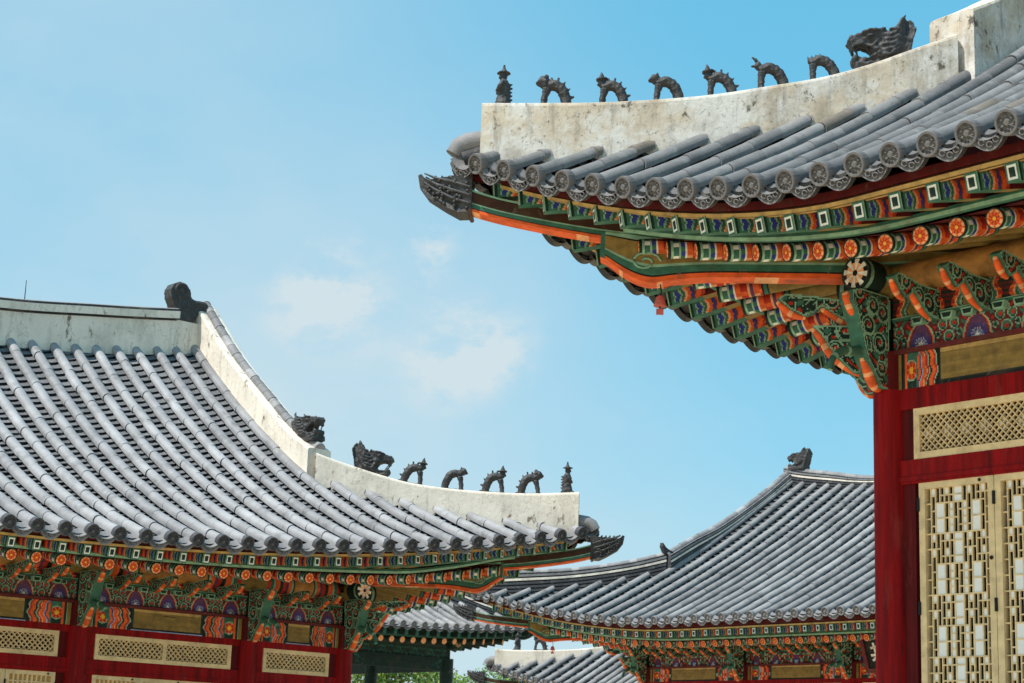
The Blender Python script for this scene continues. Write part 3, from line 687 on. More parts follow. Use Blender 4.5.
        def fn(a, b):
            x = min(a, 1-a)*Wd*.62/E; z = b-.5
            if x > .61:
                if b < .07: return g('ltblue') if .02 < b < .055 else g('black')
                if b < .12: return g('black') if b > .10 else g('dkgreen')
                gr = .86+.22*((int(b*24)*7919 % 13)/13)*(.7+.3*math.sin(a*9+int(b*24)))
                if s.tidy and .74 < b < .78 and .45 < a < .53: return g('brown')
                return tuple(q*gr for q in jit(g('straw') if b > .88 else g('olive'), .05)) if x > .635 else g('dkgreen')
            if x > .05: x2 = x+.05*(abs(z)*2)**1.5*(1 if x > .29 else 0)+.012*math.sin(z*14)*(1 if x > .29 else 0)
            else: x2 = x
            k = 'olive'
            for p, c_ in seq:
                if x2 >= p: k = c_
            if k == 'F':
                d = math.hypot((x2-.2)*1.0, z*.28)
                if d < .03: return g('yellow')
                if d < .075: return jit(g('vermilion' if int((math.atan2(z*.28, x2-.2)+9)*2.2) % 2 else 'orange'))
                if d < .088: return g('mint')
                return jit(g('green' if z > 0 else 'dkgreen'))
            return jit(g(k), .06)
        mb.grid(lambda a, b: P(u0+Wd*a, .055, zl-.03-H+H*b), int(Wd/res), int(H/res), fn)
        mb.box(u0, u1, -.055, .054, zl-.03-H, zl-.03, g('brown'), P)
        mb.box(u0-.05, u1+.05, -.07, .085, zl-.028, zl+.008, g('maroon'), P)
        mb.build('painted_beam', M_PAINT, s.root)
    ARM = [(0, .2), (.12, .2), (.20, .235), (.28, .30), (.365, .385), (.40, .335), (.46, .30), (.53, .35), (.60, .44), (.56, .475), (.42, .465), (.3, .44), (0, .44)]
    COLM = [(.1, -.31), (.19, -.31), (.26, -.22), (.36, -.1), (.40, .0), (.43, .09), (.46, .16), (.49, .26), (.55, .34), (.55, .42), (.45, .45), (.1, .45)]
    def bracket(s, u, poly, tongues, th, side=0, name='bracket'):
        P = (lambda y, a, z: s.X(-a*.707+y*.707, a*.707+y*.707, z)) if side == 2 else s.XS if side else s.X; zs = s.zs
        g = s.g
        z = lambda q: s.zl+(.2+(q-.2)*(s.hp-.29)/.3 if q > .2 else q)
        mb = MB()
        mb.prism(poly, u-th/2, u+th/2, g('green'), lambda a, y, b: P(y, a, z(b)))
        res = .012 if s.tidy else .035
        a0 = min(p[0] for p in poly); a1 = max(p[0] for p in poly); b0 = min(p[1] for p in poly); b1 = max(p[1] for p in poly)
        eps = .014
        def fn(a, b):
            x = a0+(a1-a0)*a; y = b0+(b1-b0)*b
            if not inside(poly, x, y): return None
            near = not all(inside(poly, x+dx*eps, y+dy*eps) for dx, dy in ((1, 0), (-1, 0), (0, 1), (0, -1)))
            if near: return g('mint')
            for cx, cy, r0 in ((.30, .34, .075), (.44, .03, .07), (.36, .17, .085), (.22, .05, .09), (.18, .3, .085), (.2, -.15, .06), (.64, -.1, .045), (.47, .42, .06), (.06, .36, .06)):
                d = math.hypot(x-cx, y-cy)
                if d < r0:
                    an = (math.atan2(y-cy, x-cx)/(2*math.pi)) % 1
                    if d > r0*.84: return g('mint')
                    if (d/r0*1.7+an) % 1 < .28: return g('mint')
                    if d < r0*.3: return g('vermilion')
                    return g('dkgreen')
            w = math.sin(x*48+2*math.sin(y*33))+math.sin(y*55+2*math.sin(x*29))
            return jit(g('mint') if abs(w) < .16 else g('vermilion') if w > 1.45 else g('green') if w < -.9 else g('dkgreen'), .1)
        nx = int((a1-a0)/res); nz = int((b1-b0)/res)
        for q in (u-th/2-.003, u+th/2+.003):
            mb.grid(lambda a, b: P(q, a0+(a1-a0)*a, z(b0+(b1-b0)*b)), nx, nz, fn)
        for tg in tongues:      # orange carved tongues
            pts = smooth_pts([P(u, a, z(b)) for a, b in tg], 3); n = len(pts)
            mb.tube(pts, [th*.31*(.55+.55*math.sin(math.pi*(i/(n-1))**.8)) for i in range(n)], [g('orange') if i % 4 else g('pale') for i in range(n)], 7)
        if poly is s.COLM and not side:
            pts = smooth_pts([P(u, a, z(b)) for a, b in ((.36, -.02), (.46, -.05), (.56, -.06), (.66, -.10), (.73, -.17), (.755, -.25))], 3)
            n = len(pts); mb.tube(pts, [.045-.022*i/(n-1) for i in range(n)], [g('green') if i % 5 else g('mint') for i in range(n)], 7)
        mb.build(name, M_PAINT, s.root)
    TA = [[(.60, .425), (.555, .36), (.50, .31), (.45, .295)], [(.365, .375), (.30, .315), (.22, .245), (.10, .195)]]
    TC = [[(.355, -.08), (.30, -.16), (.255, -.24), (.20, -.30), (.14, -.305)], [(.565, .41), (.53, .36), (.475, .27), (.44, .25)]]
    def brackets(s):
        big = lambda q, k: [(a*k, b) for a, b in q]
        s.bracket(0, big(s.ARM, 1.5), [big(q, 1.5) for q in s.TA], .10, 2, 'corner_bracket')
        s.bracket(0, [(.1, -.2), (.3, -.16), (.42, -.05), (.5, .06), (.56, .16), (.62, .22), (.1, .22)], [[(.62, .21), (.54, .12), (.47, 0.), (.36, -.1), (.24, -.17)]], .12, 2, 'corner_bracket')
        for side in (0, 1):
            Um = s.Us if side else s.U
            cl = [c_ for c_ in s.cols if c_ < Um] if not side else [0, 3.0]
            for c_ in cl:
                if side and c_ == 0: pass
                s.bracket(c_, s.COLM, s.TC, .13, side)
            for a, b in zip(cl, cl[1:]+([Um] if not side and cl[-1] < Um-.5 else [])):
                n = max(1, round((b-a)/.5)-1); st = (b-a)/(n+1)
                for i in range(n): s.bracket(a+st*(i+1)+(.25*st if False else 0), s.ARM, s.TA, .085, side)
                if s.tidy:
                    for i in range(n):
                        uu = a+st*(i+1); P = s.XS if side else s.X; z0 = s.zl+.19; z1 = s.zl+.25
                        for dx in (-.14, .14):
                            mb = MB()
                            mb.prism([(uu+dx-.045, z0), (uu+dx+.045, z0), (uu+dx+.06, z1), (uu+dx-.06, z1)], .032, .085, C['mint'], lambda p, y, q: P(p, y, q))
                            mb.prism([(uu+dx-.03, z0+.012), (uu+dx+.03, z0+.012), (uu+dx+.043, z1-.012), (uu+dx-.043, z1-.012)], .03, .088, C['dkgreen'], lambda p, y, q: P(p, y, q))
                            mb.build('bearing_block', M_PAINT, s.root)
    # ---------------- wall: columns, rails, transoms, doors
    def transom(s, u0, u1, n):
        z0 = s.zl+s.trb; z1 = s.zl+s.rail; fr = .055; P = s.X
        t = MB(); w = (u1-u0)
        t.box(u0, u1, -.03, .045, z1-fr, z1, jit(C['lat']), P); t.box(u0, u1, -.03, .045, z0, z0+fr, jit(C['lat']), P)
        xs = [u0+w*i/n for i in range(n+1)]
        for i, x in enumerate(xs):
            a, b = (x, x+fr) if i == 0 else (x-fr, x) if i == n else (x-fr/2, x+fr/2)
            t.box(a, b, -.03, .0445, z0+fr, z1-fr, jit(C['lat']), P)
        root = t.build('transom_window', M_LAT, s.root)
        lt = MB(); pp = MB(); bk = MB()
        for i in range(n):
            a = xs[i]+(fr if i == 0 else fr/2); b = xs[i+1]-(fr if i == n-1 else fr/2); c_ = z0+fr; d = z1-fr
            pit = .056 if s.rail < -.4 else .07; bw = .0085 if s.rail < -.4 else .011; h = d-c_
            for sgn, y0 in ((1, .005), (-1, .011)):
                k = -h
                while k < (b-a)+h:
                    # line x = a+k + t, z = c+t (sgn 1) ; mirrored for -1
                    t0 = max(0, -k); t1 = min(h, (b-a)-k)
                    if t1 > t0:
                        za, zb = (c_+t0, c_+t1) if sgn == 1 else (d-t0, d-t1)
                        p = [(a+k+t0, za), (a+k+t1, zb)]; q = bw*.7
                        lt.add([P(p[0][0]-q, y0+.02, p[0][1]), P(p[0][0]+q, y0+.02, p[0][1]), P(p[1][0]+q, y0+.02, p[1][1]), P(p[1][0]-q, y0+.02, p[1][1]),
                                P(p[0][0]-q, y0-.02, p[0][1]), P(p[0][0]+q, y0-.02, p[0][1]), P(p[1][0]+q, y0-.02, p[1][1]), P(p[1][0]-q, y0-.02, p[1][1])],
                               [(0, 1, 2, 3), (0, 3, 7, 4), (1, 5, 6, 2)], jit(C['lat'], .06))
                    k += pit
            zc = (c_+d)/2
            def bf(p, q):
                x = (p*(b-a)) % (pit*3)-pit*1.5; z = c_+q*h-zc
                for dx, dz in ((0, .62), (0, -.62), (.62, 0), (-.62, 0)):
                    if abs(x-dx*pit)+abs(z-dz*pit) < pit*.5: return C['paper']
                return C['void']
            if s.rail < -.4: bk.grid(lambda p, q: P(a+(b-a)*p, .002, c_+h*q), int((b-a)/.007), int(h/.007), bf)
            else: bk.quad(P(a, -.02, c_), P(b, -.02, c_), P(b, -.02, d), P(a, -.02, d), C['void'])
        lt.build('lattice', M_LAT, root); bk.build('backing', M_PAPER, root)  # backing colour holds the darkness of the room behind the lattice
    def door(s, u0, u1, fine):
        P = s.X; z1 = s.zl+s.dtop; z0 = s.zf+.08; fr = .055; top = .05
        f = MB()
        f.box(u0, u0+fr, -.03, .04, z0, z1, jit(C['lat']), P); f.box(u1-fr, u1, -.03, .04, z0, z1, jit(C['lat']), P)
        f.box(u0+fr, u1-fr, -.03, .0395, z1-top, z1, jit(C['lat']), P); f.box(u0+fr, u1-fr, -.03, .0395, z0, z0+.5, jit(C['lat']), P)
        d = f.build('door', M_LAT, s.root)
        a, b, c_, e = u0+fr, u1-fr, z0+.5, z1-top
        lt = MB(); pp = MB()
        if fine:
            nc = 14; pw = (b-a)/nc; ph = .0585; nr = int((e-c_)/ph); ph = (e-c_)/nr
            grp = [[None]*nc for _ in range(nr)]; white = set()
            def cell(cc, rr0, w, h, gid, wh):
                for rr in range(rr0, rr0+h):
                    for q in range(cc, cc+w):
                        if 0 <= rr < nr and 0 <= q < nc:
                            grp[rr][q] = gid
                            if wh: white.add((rr, q))
            gid = 0
            for base in range(-2, nr+8, 8):   # rows counted from the top
                gid += 1; cell(6, base, 2, 1, ('c', gid), 1); cell(6, base+1, 2, 2, ('d', gid), 1); cell(6, base+3, 2, 1, ('e', gid), 1)
                for cc in (2, 10):
                    cell(cc, base+4, 2, 2, ('s', gid, cc), 1); cell(cc, base+6, 2, 2, ('t', gid, cc), 1)
                for cc in (1, 4, 9, 12):
                    cell(cc, base+0, 1, 1, ('w', gid, cc, 0), 1); cell(cc, base+2, 1, 1, ('w', gid, cc, 2), 1)
                for rr in range(4, 8):
                    cell(5, base+rr, 1, 1, ('x', gid, rr), 1); cell(8, base+rr, 1, 1, ('y', gid, rr), 1)
            for rr in range(nr):
                for q in range(nc):
                    if grp[rr][q] is None:
                        k = (rr+(q % 2)) // 2; grp[rr][q] = ('v', k, q) if (rr+(q % 2)) % 2 == 0 or rr == 0 or (rr > 0 and grp[rr-1][q] == ('v', k, q)) else ('n', rr, q)
            bw = .0052
            Z = lambda rr: e-rr*ph
            for rr in range(nr):
                for q in range(nc-1):
                    if grp[rr][q] != grp[rr][q+1]: lt.box(a+(q+1)*pw-bw, a+(q+1)*pw+bw, -.004, .016, Z(rr+1), Z(rr), jit(C['lat'], .08), P)
            for rr in range(nr-1):
                q = 0
                while q < nc:
                    if grp[rr][q] != grp[rr+1][q]:
                        q2 = q
                        while q2 < nc and grp[rr][q2] != grp[rr+1][q2]: q2 += 1
                        lt.box(a+q*pw, a+q2*pw, -.005, .018, Z(rr+1)-bw, Z(rr+1)+bw, jit(C['lat'], .08), P); q = q2
                    else: q += 1
            for rr, q in white:
                y = .009
                pp.quad(P(a+q*pw, y, Z(rr+1)), P(a+(q+1)*pw, y, Z(rr+1)), P(a+(q+1)*pw, y, Z(rr)), P(a+q*pw, y, Z(rr)), C['paper'])
        else:
            n = 9
            for i in range(1, n): x = a+(b-a)*i/n; lt.box(x-.012, x+.012, -.012, .024, c_, e, jit(C['lat']), P)
            for i in range(1, 14): z = c_+(e-c_)*i/14; lt.box(a, b, -.014, .022, z-.008, z+.008, jit(C['lat']), P)
            pp.quad(P(a, .0, c_), P(b, .0, c_), P(b, .0, e), P(a, .0, e), C['straw'])
        lt.build('lattice', M_LAT, d); pp.build('paper_pane', M_PAPER, d)
        if fine:
            bk = MB(); bk.quad(P(a, -.029, c_), P(b, -.029, c_), P(b, -.029, e), P(a, -.029, e), C['void']); bk.build('backing', M_PAPER, d)  # black sheet, interior darkness put into its colour
        h = MB()
        h.ball(P(u0+.56 if u0 < 1 else u0+.1, .043, z1-.025), .013, C['black'], 8, 5)
        h.build('stud', M_CER, d)
        for zz in (z1-.17, z1-.97):
            h = MB(); h.tube([P(u0-.004, .045, zz-.05), P(u0-.004, .045, zz+.05)], .013, C['black'], 8); h.build('hinge', M_CER, d)
        if fine:
            h = MB(); h.ball(P(u1-.03, .045, z1-.62), .016, C['black'], 8, 5); h.build('door_ring', M_CER, d)
    def wall_front(s, fine=False, groups=None):
        P = s.X; zl = s.zl
        for c_ in s.cols:
            mb = MB(); n = 24; zz = [s.zf, s.zf+.05]+[s.zf+(zl-.31-s.zf)*i/6 for i in range(1, 7)]+[zl]
            vs = [(0, 0, 0)]*0
            for z in zz:
                for i in range(n): vs.append(P(c_+.138*math.cos(2*math.pi*i/n), .138*math.sin(2*math.pi*i/n), z))
            mb.add(vs, [(j*n+i, j*n+(i+1) % n, (j+1)*n+(i+1) % n, (j+1)*n+i) for j in range(len(zz)-1) for i in range(n)], [C['red'] if j < len(zz)-2 else C['dkred'] for j in range(len(zz)-1) for i in range(n)], True)
            mb.build('column', M_RED, s.root)
            mb = MB(); mb.tube([P(c_, 0, s.zf-.22), P(c_, 0, s.zf)], [.26, .21], C['stone'], 20); mb.build('plinth_stone', M_STONE, s.root)
        mb = MB(); cl = list(s.cols)+([s.U] if s.cols[-1] < s.U-.4 else [])
        for a, b in zip(cl, cl[1:]):
            mb.box(a+.1, b-.1, -.05, .05, zl+s.rail, zl-.3, C['red'], P)
            mb.box(a+.1, b-.1, -.05, .05, zl+s.dtop, zl+s.trb, C['red'], P)
            mb.box(a+.1, b-.1, -.05, .062, zl+s.dtop+.02, zl+s.dtop+.055, C['red'], P)
            mb.box(a+.1, a+.25, -.05, .03, s.zf, zl-.3, C['dkred'], P); mb.box(b-.25, b-.1, -.05, .03, s.zf, zl-.3, C['red'], P)
            mb.box(a+.1, b-.1, -.05, .05, s.zf, s.zf+.08, C['red'], P)
        mb.build('rail_frame', M_RED, s.root)
        for a, b in zip(cl, cl[1:]):
            w = b-a-.5; s.transom(a+.253, b-.253, 2 if 1.8 < w < 2.4 and not fine else 1)
            n = max(2, round(w/s.leaf)); x0 = a+.253
            if fine: x0 = a+.29; w = b-.253-x0
            for i in range(n): s.door(x0+w*i/n, x0+w*(i+1)/n-.006, fine)
        # side and back walls, floor, closed so that no daylight comes through
        mb = MB()
        mb.box(-.04, .04, -s.Dh*2+.3, -.15, s.zf, zl+s.hp, C['dkred'], P); mb.box(.1, s.U, -s.Dh*2+.2, -s.Dh*2+.3, s.zf, zl+s.hp, C['dkred'], P)
        mb.box(.1, s.U, -s.Dh*2+.3, -.1, zl+s.hp+.25, zl+s.hp+.28, C['brown'], P)
        mb.build('side_wall', M_PAINT, s.root)
        mb = MB(); mb.box(-1.6, s.U+.2, -s.Dh*2-1.2, 1.6, 0, s.zf-.2, C['stone'], P); mb.box(-1.7, s.U+.2, -s.Dh*2-1.3, 1.7, s.zf-.2, s.zf-.02, C['stone'], P)
        mb.build('stone_platform', M_STONE, s.root)
    def woodwork(s, fine):
        for c_ in s.cols:
            mb = MB(); mb.box(c_-.12, c_+.12, -.12, -.02, s.zl+.012, s.zl+s.hp, s.g('dkgreen'), s.X); mb.build('bracket_core', M_PAINT, s.root)
        cl = list(s.cols)+([s.U] if s.cols[-1] < s.U-.4 else [])
        for a, b in zip(cl, cl[1:]):
            s.beam(a+.12, b-.12); s.frieze(a+.06, b-.06)
        cl = [0, 3.0, s.Us]
        for a, b in zip(cl, cl[1:]):
            if b-a > .5: s.beam(a+.12, b-.12, 1); s.frieze(a+.06, b-.06, 1)

# ------------------------------------------------------------------ the place
TH = R(40.8)
g = MB(); n = 24
g.grid(lambda a, b: ((a-.5)*3000, (b-.5)*3000, 0), n, n, lambda a, b: lin((196, 176, 146)))
gnd = g.build('ground', mat('sandy_ground', .95, .15, (.4, .4, .4), [((.46, .38, .27), (2, 2, 2), .5, .75, .5)], .1)); gnd['kind'] = 'structure'

# right: tall red hall, its corner jutting in from the right edge
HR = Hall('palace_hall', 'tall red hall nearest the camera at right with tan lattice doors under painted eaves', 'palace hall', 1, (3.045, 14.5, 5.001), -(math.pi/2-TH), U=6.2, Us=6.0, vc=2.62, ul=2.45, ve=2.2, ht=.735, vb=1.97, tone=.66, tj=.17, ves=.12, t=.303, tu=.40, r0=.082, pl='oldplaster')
HR.roof(); HR.eaves(); HR.hipbeam(); HR.purlins(); HR.wall_front(True); HR.woodwork(True); HR.brackets()
HR.ridges([(2.38, 2.070), (1.95, 2.077), (1.60, 2.092), (1.09, 2.152), (.677, 2.248), (.372, 2.331), (.096, 2.450), (-.15, 2.585), (-.4, 2.715)],
          [(-.36, 2.93), (-1.0, 3.30), (-2.0, 4.0), (-3.0, 4.75), (-4.2, 5.9)], [(.5, 6.15), (2, 5.85), (4, 5.6), (6.2, 5.5)], wh=.30, wd=.44, caps=(0, 0, 0))
HR.corner_tile()

# left: long hall, its hip-and-gable roof facing the sun
HL = Hall('palace_hall', 'long palace hall at left with sunlit white plaster ridges and a long tiled slope', 'palace hall', -1, (-2.195, 26.0, 3.5325), TH,
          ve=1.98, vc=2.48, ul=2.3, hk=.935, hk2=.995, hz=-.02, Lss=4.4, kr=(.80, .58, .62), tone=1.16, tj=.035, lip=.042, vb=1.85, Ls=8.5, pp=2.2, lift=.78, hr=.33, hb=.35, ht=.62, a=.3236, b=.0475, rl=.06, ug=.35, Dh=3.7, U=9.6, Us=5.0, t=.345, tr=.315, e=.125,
          zf=.9, cols=(0, 1.586, 4.1, 6.6, 9.1), rail=-.385, trb=-.70, dtop=-.89, leaf=.62)
HL.roof(); HL.eaves(); HL.hipbeam(); HL.purlins(); HL.wall_front(False); HL.woodwork(False); HL.brackets()
HL.ridges([(2.28, 1.955), (1.8, 1.920), (1.45, 1.925), (1.04, 1.955), (.615, 2.025), (.3, 2.130), (.0, 2.255), (-.2, 2.345), (-.36, 2.425)],
          [(-.34, 2.50), (-.99, 2.87), (-1.8, 3.48), (-2.7, 4.19), (-3.55, 5.0), (-3.75, 5.2)], [(.94, 4.98), (1.6, 4.88), (2.4, 4.77), (3.9, 4.58), (6, 4.46), (9.6, 4.4)], wh=.30, wd=.40, wm=.34, caps=(0, .085, 0))
HL.corner_tile()

# far right: third hall between the two, ridges of stacked grey tile
H3 = Hall('palace_hall', 'farther grey-ridged palace hall between the left hall and the red column', 'palace hall', 1, (3.149, 40.0, 3.937), -(math.pi/2-TH),
          ve=2.05, vc=2.78, ul=2.4, hk=1.10, hz=-.06, tone=.905, tj=.10, vb=1.9, Ls=5.0, pp=2.0, lift=.68, hr=.33, hb=.42, ht=.76, a=.44, b=.018, rl=.1, ug=.3, Dh=4.3, U=8.6, Us=6.0, t=.36, tr=.31, e=.16,
          zf=1.0, cols=(0, 2.75, 5.5, 8.2), rail=-.385, trb=-.70, dtop=-.89, leaf=.66, ridge='tile', tidy=False)
H3.roof(); H3.eaves(); H3.hipbeam(); H3.purlins(); H3.wall_front(False); H3.woodwork(False); H3.brackets()
H3.ridges([(2.55, 1.90), (2.3, 1.90), (1.9, 1.94), (1.3, 2.0), (.756, 2.10), (.2, 2.25), (-.25, 2.42)],
          [(-.2, 2.40), (-1.0, 2.82), (-1.9, 3.25), (-3.23, 4.05), (-4.3, 4.80)], [(.2, 4.85), (.6, 4.74), (1.5, 4.58), (2.8, 4.36), (5.0, 4.24), (8.6, 4.15)], wh=.24, wd=.28, wm=.30, caps=(.08, .08, .09))
H3.corner_tile()

# far: open pavilion behind the left hall
H4 = Hall('pavilion', 'distant open pavilion with green posts coloured shade-dark seen under the left hall eaves', 'pavilion', -1, (-1.72, 60.0, 4.13), TH,
          ve=1.75, vc=1.75, vb=1.6, vr=1.1, Ls=5.0, pp=2.0, lift=.30, hr=.28, hb=.36, ht=.62, a=.36, b=.05, ug=3.2, Dh=3.2, U=6.4, Us=6.4, t=.33, tr=.33, e=.2, zf=1.2, tone=.94, cols=(0, 3.2, 6.4), ridge='tile', tidy=False, dark=True)  # its deep shade is put into the dark green colours
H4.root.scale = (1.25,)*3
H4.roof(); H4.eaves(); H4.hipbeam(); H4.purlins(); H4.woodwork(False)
H4.ridges([(1.7, 1.2), (.8, 1.45), (0, 1.9), (-1.5, 2.7), (-3.2, 3.9)], [(-2.9, 3.9), (-3.2, 3.95)], [(3.0, 4.0), (6.4, 4.0)], wh=.22, wd=.2, wm=.25)
H4.corner_tile()
for u, v in ((0, 0), (3.2, 0), (6.4, 0), (0, -3.2), (0, -6.4)):
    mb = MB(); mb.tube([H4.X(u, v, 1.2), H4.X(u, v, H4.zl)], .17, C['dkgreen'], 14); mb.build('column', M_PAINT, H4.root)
mb = MB(); mb.box(-1.5, 6.6, -7.9, 1.5, 0, 1.2, C['stone'], H4.X); mb.build('stone_platform', M_STONE, H4.root)

# far: low gate roof with a white hip ridge
H5 = Hall('gate_house', 'low far roof with a white plaster hip ridge under the third hall corner', 'gate house', 1, (3.03, 48.0, 3.035), -(math.pi/2-TH),
          vc=2.4, ul=2.3, ve=2.0, vb=1.85, lift=.6, hz=-.05, t=.33, e=.2, U=5.0, Us=4.0, cols=(0, 3.0), zf=.4, ht=.7, rail=-.385, trb=-.70, dtop=-.89, tidy=False)
H5.roof(); H5.eaves(); H5.hipbeam(); H5.purlins(); H5.wall_front(False); H5.woodwork(False)
H5.ridges([(2.25, 1.73), (1.9, 1.71), (.83, 1.77), (-.3, 2.0), (-.4, 2.1)], [(-.36, 2.3), (-2, 3.3), (-4.2, 5.2)], [(.5, 5.4), (5, 5.2)], wh=.28)
H5.corner_tile()

# ------------------------------------------------------------------ clay figures standing on the ridges
CARVE = bpy.data.textures.new('carving', 'CLOUDS'); CARVE.noise_scale = .035; CARVE.noise_depth = 1; CARVE.contrast = 1.6
def remesh(o, vox, st=.008):
    m = o.modifiers.new('join', 'REMESH'); m.mode = 'VOXEL'; m.voxel_size = vox; m.use_smooth_shade = True
    d = o.modifiers.new('carving', 'DISPLACE'); d.texture = CARVE; d.strength = st; d.mid_level = .5
    return o
def solid_color(o, c):   # after the voxel join the vertex colour is gone: keep the colour in the material
    pass
def flat_mat(name, c, rough=.55):
    m = mat(name, rough, .35, (22, 22, 22), [((.15, .14, .13), (16, 16, 16), .54, .75, .55)], .5, .35, 90)
    t = m.node_tree; at = [n for n in t.nodes if n.type == 'ATTRIBUTE'][0]
    rgb = t.nodes.new('ShaderNodeRGB'); rgb.outputs[0].default_value = (*c, 1)
    for l in list(t.links):
        if l.from_node == at: t.links.new(rgb.outputs[0], l.to_socket)
    return m
M_FIG = flat_mat('dark_fired_clay', C['ceramic'])
def arch_beast(kind):
    # crouching animal: x forward, straight forelegs, arched back, hind end down on the ridge
    mb = MB(); c = C['ceramic']
    for y in (-.022, .022): mb.tube(smooth_pts([(.085, y*1.2, -.01), (.075, y, .06), (.055, y*.7, .15)], 3), [.028, .026, .025, .026, .027, .03, .034], c, 8)
    body = smooth_pts([(.065, 0, .165), (.03, 0, .185), (-.02, 0, .185), (-.065, 0, .155), (-.095, 0, .10), (-.11, 0, .04), (-.118, 0, -.01)], 4)
    n = len(body); mb.tube(body, [.040+.008*math.sin(math.pi*i/(n-1)) for i in range(n)], c, 10)
    if kind in ('mane', 'hat', 'spike'):
        for i in range(3, n-2, 3):
            x, y, z = body[i]; a = math.atan2(z-.05, x+.01); mb.tube([(x, 0, z), (x+.075*math.cos(a), 0, z+.075*math.sin(a))], [.024, .007], c, 6)
    hx, hz = .085, .215
    if kind == 'hat':
        mb.ball((hx-.01, 0, hz), (.04, .036, .046), c); mb.tube([(hx-.01, 0, hz+.03), (hx-.01, 0, hz+.045)], [.055, .05], c, 14)
        mb.tube([(hx-.01, 0, hz+.045), (hx-.01, 0, hz+.07), (hx-.01, 0, hz+.075), (hx-.01, 0, hz+.11)], [.03, .02, .012, .006], c, 8); mb.ball((hx+.02, 0, hz-.012), .016, c)
    elif kind == 'mane':
        mb.ball((hx-.005, 0, hz), (.056, .05, .054), c); mb.ball((hx+.035, 0, hz-.01), (.028, .024, .02), c)
        for a in range(0, 360, 40): mb.ball((hx-.02+.0, .04*math.cos(R(a)), hz+.045*math.sin(R(a))), .018, c, 7, 5)
        mb.ball((hx-.03, 0, hz+.05), .02, c, 7, 5)
    elif kind == 'horn':
        mb.ball((hx-.01, 0, hz), (.036, .03, .034), c); mb.ball((hx+.025, 0, hz+.005), (.026, .018, .014), c)
        mb.tube([(hx-.02, 0, hz+.02), (hx+.005, 0, hz+.06), (hx+.03, 0, hz+.085)], [.02, .014, .006], c, 7)
    elif kind == 'crest':
        mb.ball((hx-.03, 0, hz-.02), (.036, .03, .034), c)
        for i in range(4): mb.tube([(.075-i*.035, 0, .19), (.08-i*.035, 0, .25)], [.018, .005], c, 6)
    else:
        mb.ball((hx-.005, 0, hz), (.05, .042, .046), c); mb.ball((hx+.03, 0, hz-.012), (.024, .022, .018), c)
        for y in (-.02, .02): mb.ball((hx-.025, y, hz+.035), (.012, .009, .02), c, 6, 5)
    mb.box(-.14, .11, -.034, .034, -.03, .006, c)
    return mb.mesh('roof_figure')
def monk():
    mb = MB(); c = C['ceramic']
    mb.tube([(0, 0, -.02), (0, 0, .03), (.0, 0, .06), (-.005, 0, .12), (0, 0, .18), (.0, 0, .215), (0, 0, .235)], [.062, .066, .056, .052, .05, .04, .024], c, 14)
    mb.ball((.005, 0, .258), (.034, .03, .04), c); mb.tube([(.0, 0, .285), (.0, 0, .297)], [.058, .052], c, 16)
    mb.tube([(0, 0, .297), (0, 0, .318), (0, 0, .325), (0, 0, .36)], [.034, .022, .012, .006], c, 8); mb.ball((.036, 0, .25), .010, c, 6, 4)
    for y in (-1, 1): mb.tube(smooth_pts([(0, .045*y, .205), (.03, .058*y, .15), (.055, .02*y, .125)], 3), [.022, .021, .02, .018, .018, .016, .014], c, 7)
    for i in range(5): mb.tube([(-.04, 0, .05+i*.033), (-.075, 0, .06+i*.033)], [.016, .006], c, 6)
    mb.tube([(.05, 0, -.02), (.05, 0, .02)], [.03, .03], c, 8); mb.box(-.07, .085, -.055, .055, -.03, .012, c)
    return mb.mesh('roof_figure')
def dragon(open_jaw=True):
    # dragon head: x forward, jaws open, mane swept back and up
    mb = MB(); c = C['ceramic']
    prof = [(-.16, 0), (-.20, .08), (-.225, .17), (-.25, .25), (-.245, .31), (-.215, .335), (-.15, .30), (-.08, .26), (.02, .25), (.10, .25), (.16, .245), (.215, .225), (.235, .195), (.21, .165), (.195, .12), (.185, .155), (.13, .16), (.075, .135), (.05, .09), (.09, .055), (.15, .07), (.205, .085), (.215, .05), (.18, 0)]
    def X(a, y, b): return (a, y*(.78 if a > .1 else 1.0)*(1 if b < .26 else .55), b-.02)
    mb.prism(prof, -.085, .085, c, X)
    for sd in (-1, 1):
        for i in range(6):
            o = i*.03; pts = smooth_pts([(.03-o*.6, .088*sd, .045+o*1.25), (-.07-o*.3, .096*sd, .055+o*1.25), (-.14-o*.1, .085*sd, .12+o*1.2), (-.185, .055*sd, .20+o*.95)], 4); n = len(pts)
            mb.tube(pts, [.016*(1-.4*k/n) for k in range(n)], c, 6)
        mb.ball((.07, .075*sd, .20), (.026, .02, .022), c, 8, 6); mb.tube(smooth_pts([(.12, .07*sd, .225), (.07, .085*sd, .24), (.0, .08*sd, .235), (-.04, .07*sd, .25)], 3), .014, c, 6)
        mb.ball((.2, .05*sd, .205), .018, c, 7, 5)
        mb.tube([(.19, .045*sd, .15), (.185, .045*sd, .09)], [.014, .005], c, 6); mb.tube([(.17, .045*sd, .055), (.175, .045*sd, .10)], [.013, .005], c, 6)
        for k in range(3): mb.ball((.02+k*.012, .088*sd, .06+k*.035), .02, c, 7, 5)
    mb.box(-.17, .19, -.09, .09, -.06, .0, c)
    return mb.mesh('dragon_head')
